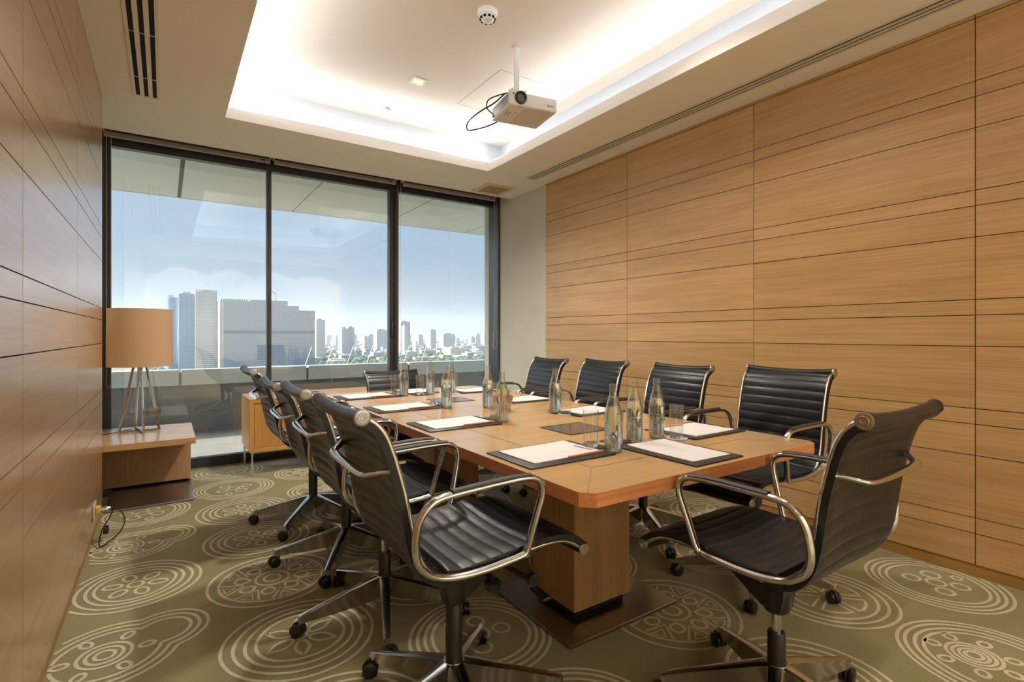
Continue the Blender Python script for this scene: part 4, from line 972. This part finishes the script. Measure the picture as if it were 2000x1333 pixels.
def tower(name, px0, px1, ytop, Y, depth, m, label, group=None, crown=0, rot=0.0, round_=False):
    """a building whose near face stands at world depth Y, seen between two bearings"""
    a, c = ray(px0), ray(px1); k0, k1 = Y / a[1], Y / c[1]; x0, x1 = a[0] * k0, c[0] * k1
    fm = ray((px0 + px1) / 2); dist = (Y / fm[1]) ; ztop = CAM_H + (653.5 - ytop) / 1012.0 * dist
    t = empty(name, ((x0 + x1) / 2, Y + depth / 2, GZ)); tag(t, label, 'building', group)
    hx, hz = (x1 - x0) / 2, ztop - GZ; q = MB()
    FOOT.append((x0 - 3, x1 + 3, Y - 3, Y + depth + 3))
    if round_: q.lathe([(0, 0), (hx, 0), (hx, hz), (hx * .9, hz + 1.5), (0, hz + 1.5)], 40); q.v = [(x, y * depth / (2 * hx), z) for x, y, z in q.v]
    else: q.box(-hx, hx, -depth / 2, depth / 2, 0, hz)
    q.build('tower_body', m, t, 40)
    q = MB()
    if crown:
        for k in range(int(crown)):
            xx = -hx + 2 * hx * (k + .5) / crown; q.box(xx - hx / crown * .6, xx + hx / crown * .6, -depth / 2, -depth / 2 + 4, hz, hz + 3.5)
    q.box(-hx * .5, hx * .5, -depth * .2, depth * .2, hz, hz + 4)
    if round_: q.v = [(x * .7, y * .7, z + 1.2) for x, y, z in q.v]
    q.build('rooftop_plant', mat('roof_grey_' + name, (.33, .33, .34), .7), t, 0)
    t.rotation_euler = (0, 0, rot)
    return t
tower('office_tower', 318.5, 349, 581, 1180, 70, F_blue, 'curved blue glass tower at the far left of the skyline', round_=True)
tower('office_tower', 349.5, 380.6, 574, 1120, 40, F_blue, 'tall flat blue glass tower between the curved one and the grey one')
tower('office_tower', 381.5, 424, 570, 1100, 50, F_grey, 'tall grey tower with a notched crown left of the wide slab block', crown=9)
tower('office_tower', 424.5, 429, 608, 1300, 60, F_blue, 'narrow dark blue building sliver beside the grey tower')
sl = tower('slab_block', 430, 490, 588, 1050, 70, F_slab, 'very wide grey hotel slab block with stepped roof behind the window mullion', crown=12)
def slab_part(px0, px1, ytop, Y=1050, depth=70):
    a, c = ray(px0), ray(px1); x0, x1 = a[0] * Y / a[1], c[0] * Y / c[1]; dist = Y / ray((px0 + px1) / 2)[1]; z = CAM_H + (653.5 - ytop) / 1012.0 * dist
    q = MB(); q.box(x0 - sl.location.x, x1 - sl.location.x, -depth / 2 , depth / 2 , 0, z - GZ); q.build('slab_wing', F_slab, sl, 0)
FOOT.append((-20, 260, 1047, 1125)); FOOT.append((atx(690, 640) - 125, atx(690, 640) + 100, 625, 710)); FOOT.append((atx(500, 700) - 70, atx(500, 700) + 78, 692, 748))
slab_part(490, 562, 587, 1050); slab_part(562, 584, 598, 1050); slab_part(584, 615, 607, 1050)
a, c = ray(430), ray(615); x0, x1 = a[0] * 1050 / a[1], c[0] * 1050 / c[1]
q = MB(); dist = 1050 / ray(520)[1]; zz = CAM_H + (653.5 - 649) / 1012 * dist - GZ
q.box(x0 - sl.location.x, x1 - sl.location.x, -35.4, -35.0, zz - 3, zz + 3); q.build('dark_floor_band', mat('slab_band', (.10, .12, .15), .5), sl, 0)
q = MB(); zt = CAM_H + (653.5 - 589) / 1012 * (1050 / ray(432)[1]) - GZ; q.box(x0 - .6 - sl.location.x, x0 - .1 - sl.location.x, -35, 35, 0, zt); q.box(x0 - .6 - sl.location.x, x0 + 6 - sl.location.x, -35.5, -35.05, 0, zt)
q.build('sunlit_end_wall', F_cream, sl, 0)  # cream colour stands for sunlight on the slab's left end
# crane on the slab
a = ray(538); Y = 1060; k = Y / a[1]; t = empty('tower_crane', (a[0] * k, Y, sl.location.z + 140.3)); tag(t, 'thin construction crane standing on the roof of the wide slab block', 'crane')
q = MB(); q.tube([(0, 0, 0), (0, 0, 14)], .9, n=4); q.build('mast', M['crane'], t, 0)
q = MB(); q.tube([(0, 0, 12), (19, 0, 44)], .5, n=4); q.tube([(0, 0, 12), (-6, 0, 17)], .8, n=4); q.build('jib', M['crane'], t, 0)
tw = [(618, 635, 625, 1500, F_grey, 'slanted grey tower just right of the wide slab block'),
      (664, 677, 641, 1900, F_blue, 'dark slim tower left of the white twin tower'),
      (668, 680, 642, 1700, F_white, 'left half of the white twin tower in the middle pane'), (680, 692, 640, 1750, F_grey, 'right half of the white twin tower in the middle pane'),
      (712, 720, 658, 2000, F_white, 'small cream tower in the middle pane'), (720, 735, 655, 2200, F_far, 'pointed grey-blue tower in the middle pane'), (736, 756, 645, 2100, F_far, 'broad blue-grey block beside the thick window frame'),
      (783, 801, 629, 1900, F_grey, 'tallest dark tower at the left of the right pane'), (790, 797, 637, 1850, F_white, 'white lift shaft strip in front of the dark tower'),
      (841, 852, 645, 2300, F_grey, 'single slim dark tower in the right pane'), (866, 888, 653, 2200, F_white, 'squat white-topped block in the right pane'),
      (812, 816, 667, 1800, F_cream, 'small cream house below the dark tower'), (880, 908, 680, 1400, F_cream, 'bright low white and pink building in the right pane')]
for (p0, p1, yt, Y, m, lab) in tw: tower('distant_tower', p0, p1, yt, Y, 30 if p1 - p0 < 15 else 45, m, lab)
rn = random.Random(11)
for k in range(44):
    p = 625 + rn.random() * 335; w = rn.uniform(4, 10); yt = rn.uniform(652, 668); Y = rn.uniform(2600, 4200)
    if not free(atx(p, Y), atx(p + w, Y), Y, Y + 40): continue
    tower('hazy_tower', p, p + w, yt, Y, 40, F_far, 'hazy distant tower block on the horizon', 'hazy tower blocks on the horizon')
# low-rise carpet and trees: uncountable
q = MB(); rn = random.Random(5)
for k in range(1300):
    p = 300 + rn.random() * 680; Y = rn.uniform(1250, 3000) if rn.random() < .6 else rn.uniform(3000, 5600); a = ray(p); x = a[0] * Y / a[1]; w = rn.uniform(6, 22); d = rn.uniform(8, 20); h = rn.uniform(6, 24)
    if not free(x - w, x + w, Y - d, Y + d): continue
    FOOT.append((x - w, x + w, Y - d, Y + d)); q.box(x - w, x + w, Y - d, Y + d, GZ, GZ + h, rn.randrange(3))
tag(q.build('low_rise_city', [F_white, mat('roof_warm', (.36, .29, .25), .8), mat('roof_pale', (.42, .43, .43), .8)], smooth=0), 'low pale houses spread below the skyline', 'buildings', kind='stuff')
q = MB()
for k in range(3000):
    p = 300 + rn.random() * 680; Y = 560 * 3.6 ** rn.random(); a = ray(p); x = a[0] * Y / a[1]; r = rn.uniform(5, 11); st = len(q.v)
    if not free(x - r, x + r, Y - r, Y + r): continue
    q.lathe([(0, -r * .6), (r * .8, -r * .3), (r, r * .1), (r * .6, r * .55), (0, r * .75)], 7, (x, Y, GZ + r * .9))
tag(q.build('tree_canopy', add_noise_var(mat('tree_green', (.07, .11, .05), .9), (.05, .085, .04), (.11, .15, .07), nscale=.05, coord='Object'), smooth=60), 'dark green tree canopy below the city', 'trees', kind='stuff')
t = empty('stadium_roof', (atx(690, 640), 640, GZ)); tag(t, 'low blue-roofed hall with leaning white masts in the middle pane', 'building')
q = MB(); q.box(-95, 90, 0, 60, 0, 34); q.box(-120, 95, -8, 66, 34, 37); q.build('hall', mat('hall_blue', (.05, .12, .19), .5), t, 0)
for i in range(7): q = MB(); q.tube([(-60 + i * 24, -10, 36), (-52 + i * 24, -14, 62)], .55, n=4); q.build('mast', M['offwhite'], t, 0)
t = empty('low_white_hall', (atx(500, 700), 700, GZ)); tag(t, 'long low white-roofed hall in front of the wide slab block', 'building')
q = MB(); q.box(-62, 70, 0, 40, 0, 28, 0); q.box(-66, 74, -4, 44, 28, 31, 1); q.build('hall', [F_grey, M['white']], t, 0)
b = MB(); b.box(-9000, 14000, 30, 12000, GZ - 5, GZ); struct(b.build('ground', add_noise_var(mat('ground_green', (.14, .15, .10), .95), (.09, .12, .07), (.24, .23, .18), nscale=.012), smooth=0))
# haze: a real body of thin air over the city
b = MB(); b.box(-6000, 9000, 200, 8000, GZ - 1, 260)
hz = b.build('haze', None, smooth=0); m = bpy.data.materials.new('haze'); m.use_nodes = True; t = m.node_tree; t.nodes.clear()
o_ = t.nodes.new('ShaderNodeOutputMaterial'); vs = t.nodes.new('ShaderNodeVolumeScatter'); vs.inputs['Color'].default_value = (.20, .25, .31, 1); vs.inputs['Density'].default_value = HAZE; vs.inputs['Anisotropy'].default_value = 0.2
t.links.new(vs.outputs[0], o_.inputs['Volume']); hz.data.materials.clear(); hz.data.materials.append(m)
tag(hz, 'thin bluish haze hanging over the distant city', 'haze', kind='stuff')

# ------------------------------------------------------------------ room lamps (warm downlights, those out of view added as fill)
WARM = (1.0, 0.92, 0.80)
FILL_DOWN = [(0.95, 1.75, HU, 75, 'unseen square recessed downlight added above the near left chairs'), (2.05, 1.75, HU, 75, 'unseen square recessed downlight added above the near right chairs'),
        (1.512, 0.95, HU, 18, 'unseen square recessed downlight added above the near end of the table'), (0.3, -0.7, HC, 8, 'unseen square recessed downlight added in the low ceiling behind the camera, left'), (2.4, -0.7, HC, 8, 'unseen square recessed downlight added in the low ceiling behind the camera, right')]
spot('downlight_lamp', (1.512, 3.47, HU - .012), 300, 142, WARM, blend=.9, rad=.10)
def downlight(x, y, z, p):
    r_ = empty('recessed_downlight', (x, y, z)); q = MB(); e = 0.05
    for (xa, xb, ya, yb) in ((-e, e, -e, -e + .014), (-e, e, e - .014, e), (-e, -e + .014, -e + .014, e - .014), (e - .014, e, -e + .014, e - .014)): q.box(xa, xb, ya, yb, -0.006, 0)
    q.build('frame', M['white'], r_, smooth=0)
    q = MB(); q.box(-.034, .034, -.034, .034, -0.003, -0.0005); q.build('reflector', M['lamp_on'], r_, smooth=0)
    spot('downlight_lamp', (x, y, z - .012), p, 142, WARM, blend=.9, rad=.12)
    return r_
for i, (x, y, z, p, lab) in enumerate(FILL_DOWN): tag(downlight(x, y, z, p), lab, 'ceiling light')


# unseen wall washers, added to bounce fill light off the cream back wall
for i, x in enumerate((0.25, 1.1, 1.95, 2.8)):
    r_ = empty('added_wall_washer', (x, -1.05, HC)); tag(r_, 'unseen square wall washer downlight added near the back wall, %s from the left' % ('first', 'second', 'third', 'fourth')[i], 'ceiling light')
    q = MB(); e = 0.05
    for (xa, xb, ya, yb) in ((-e, e, -e, -e + .014), (-e, e, e - .014, e), (-e, -e + .014, -e + .014, e - .014), (e - .014, e, -e + .014, e - .014)): q.box(xa, xb, ya, yb, -0.006, 0)
    q.build('frame', M['white'], r_, smooth=0)
    spot('added_washer_lamp', (x, -1.05, HC - .012), 200, 100, (1.0, 0.94, 0.84), tgt=(x, -1.6, 1.5), blend=.7, rad=.05)
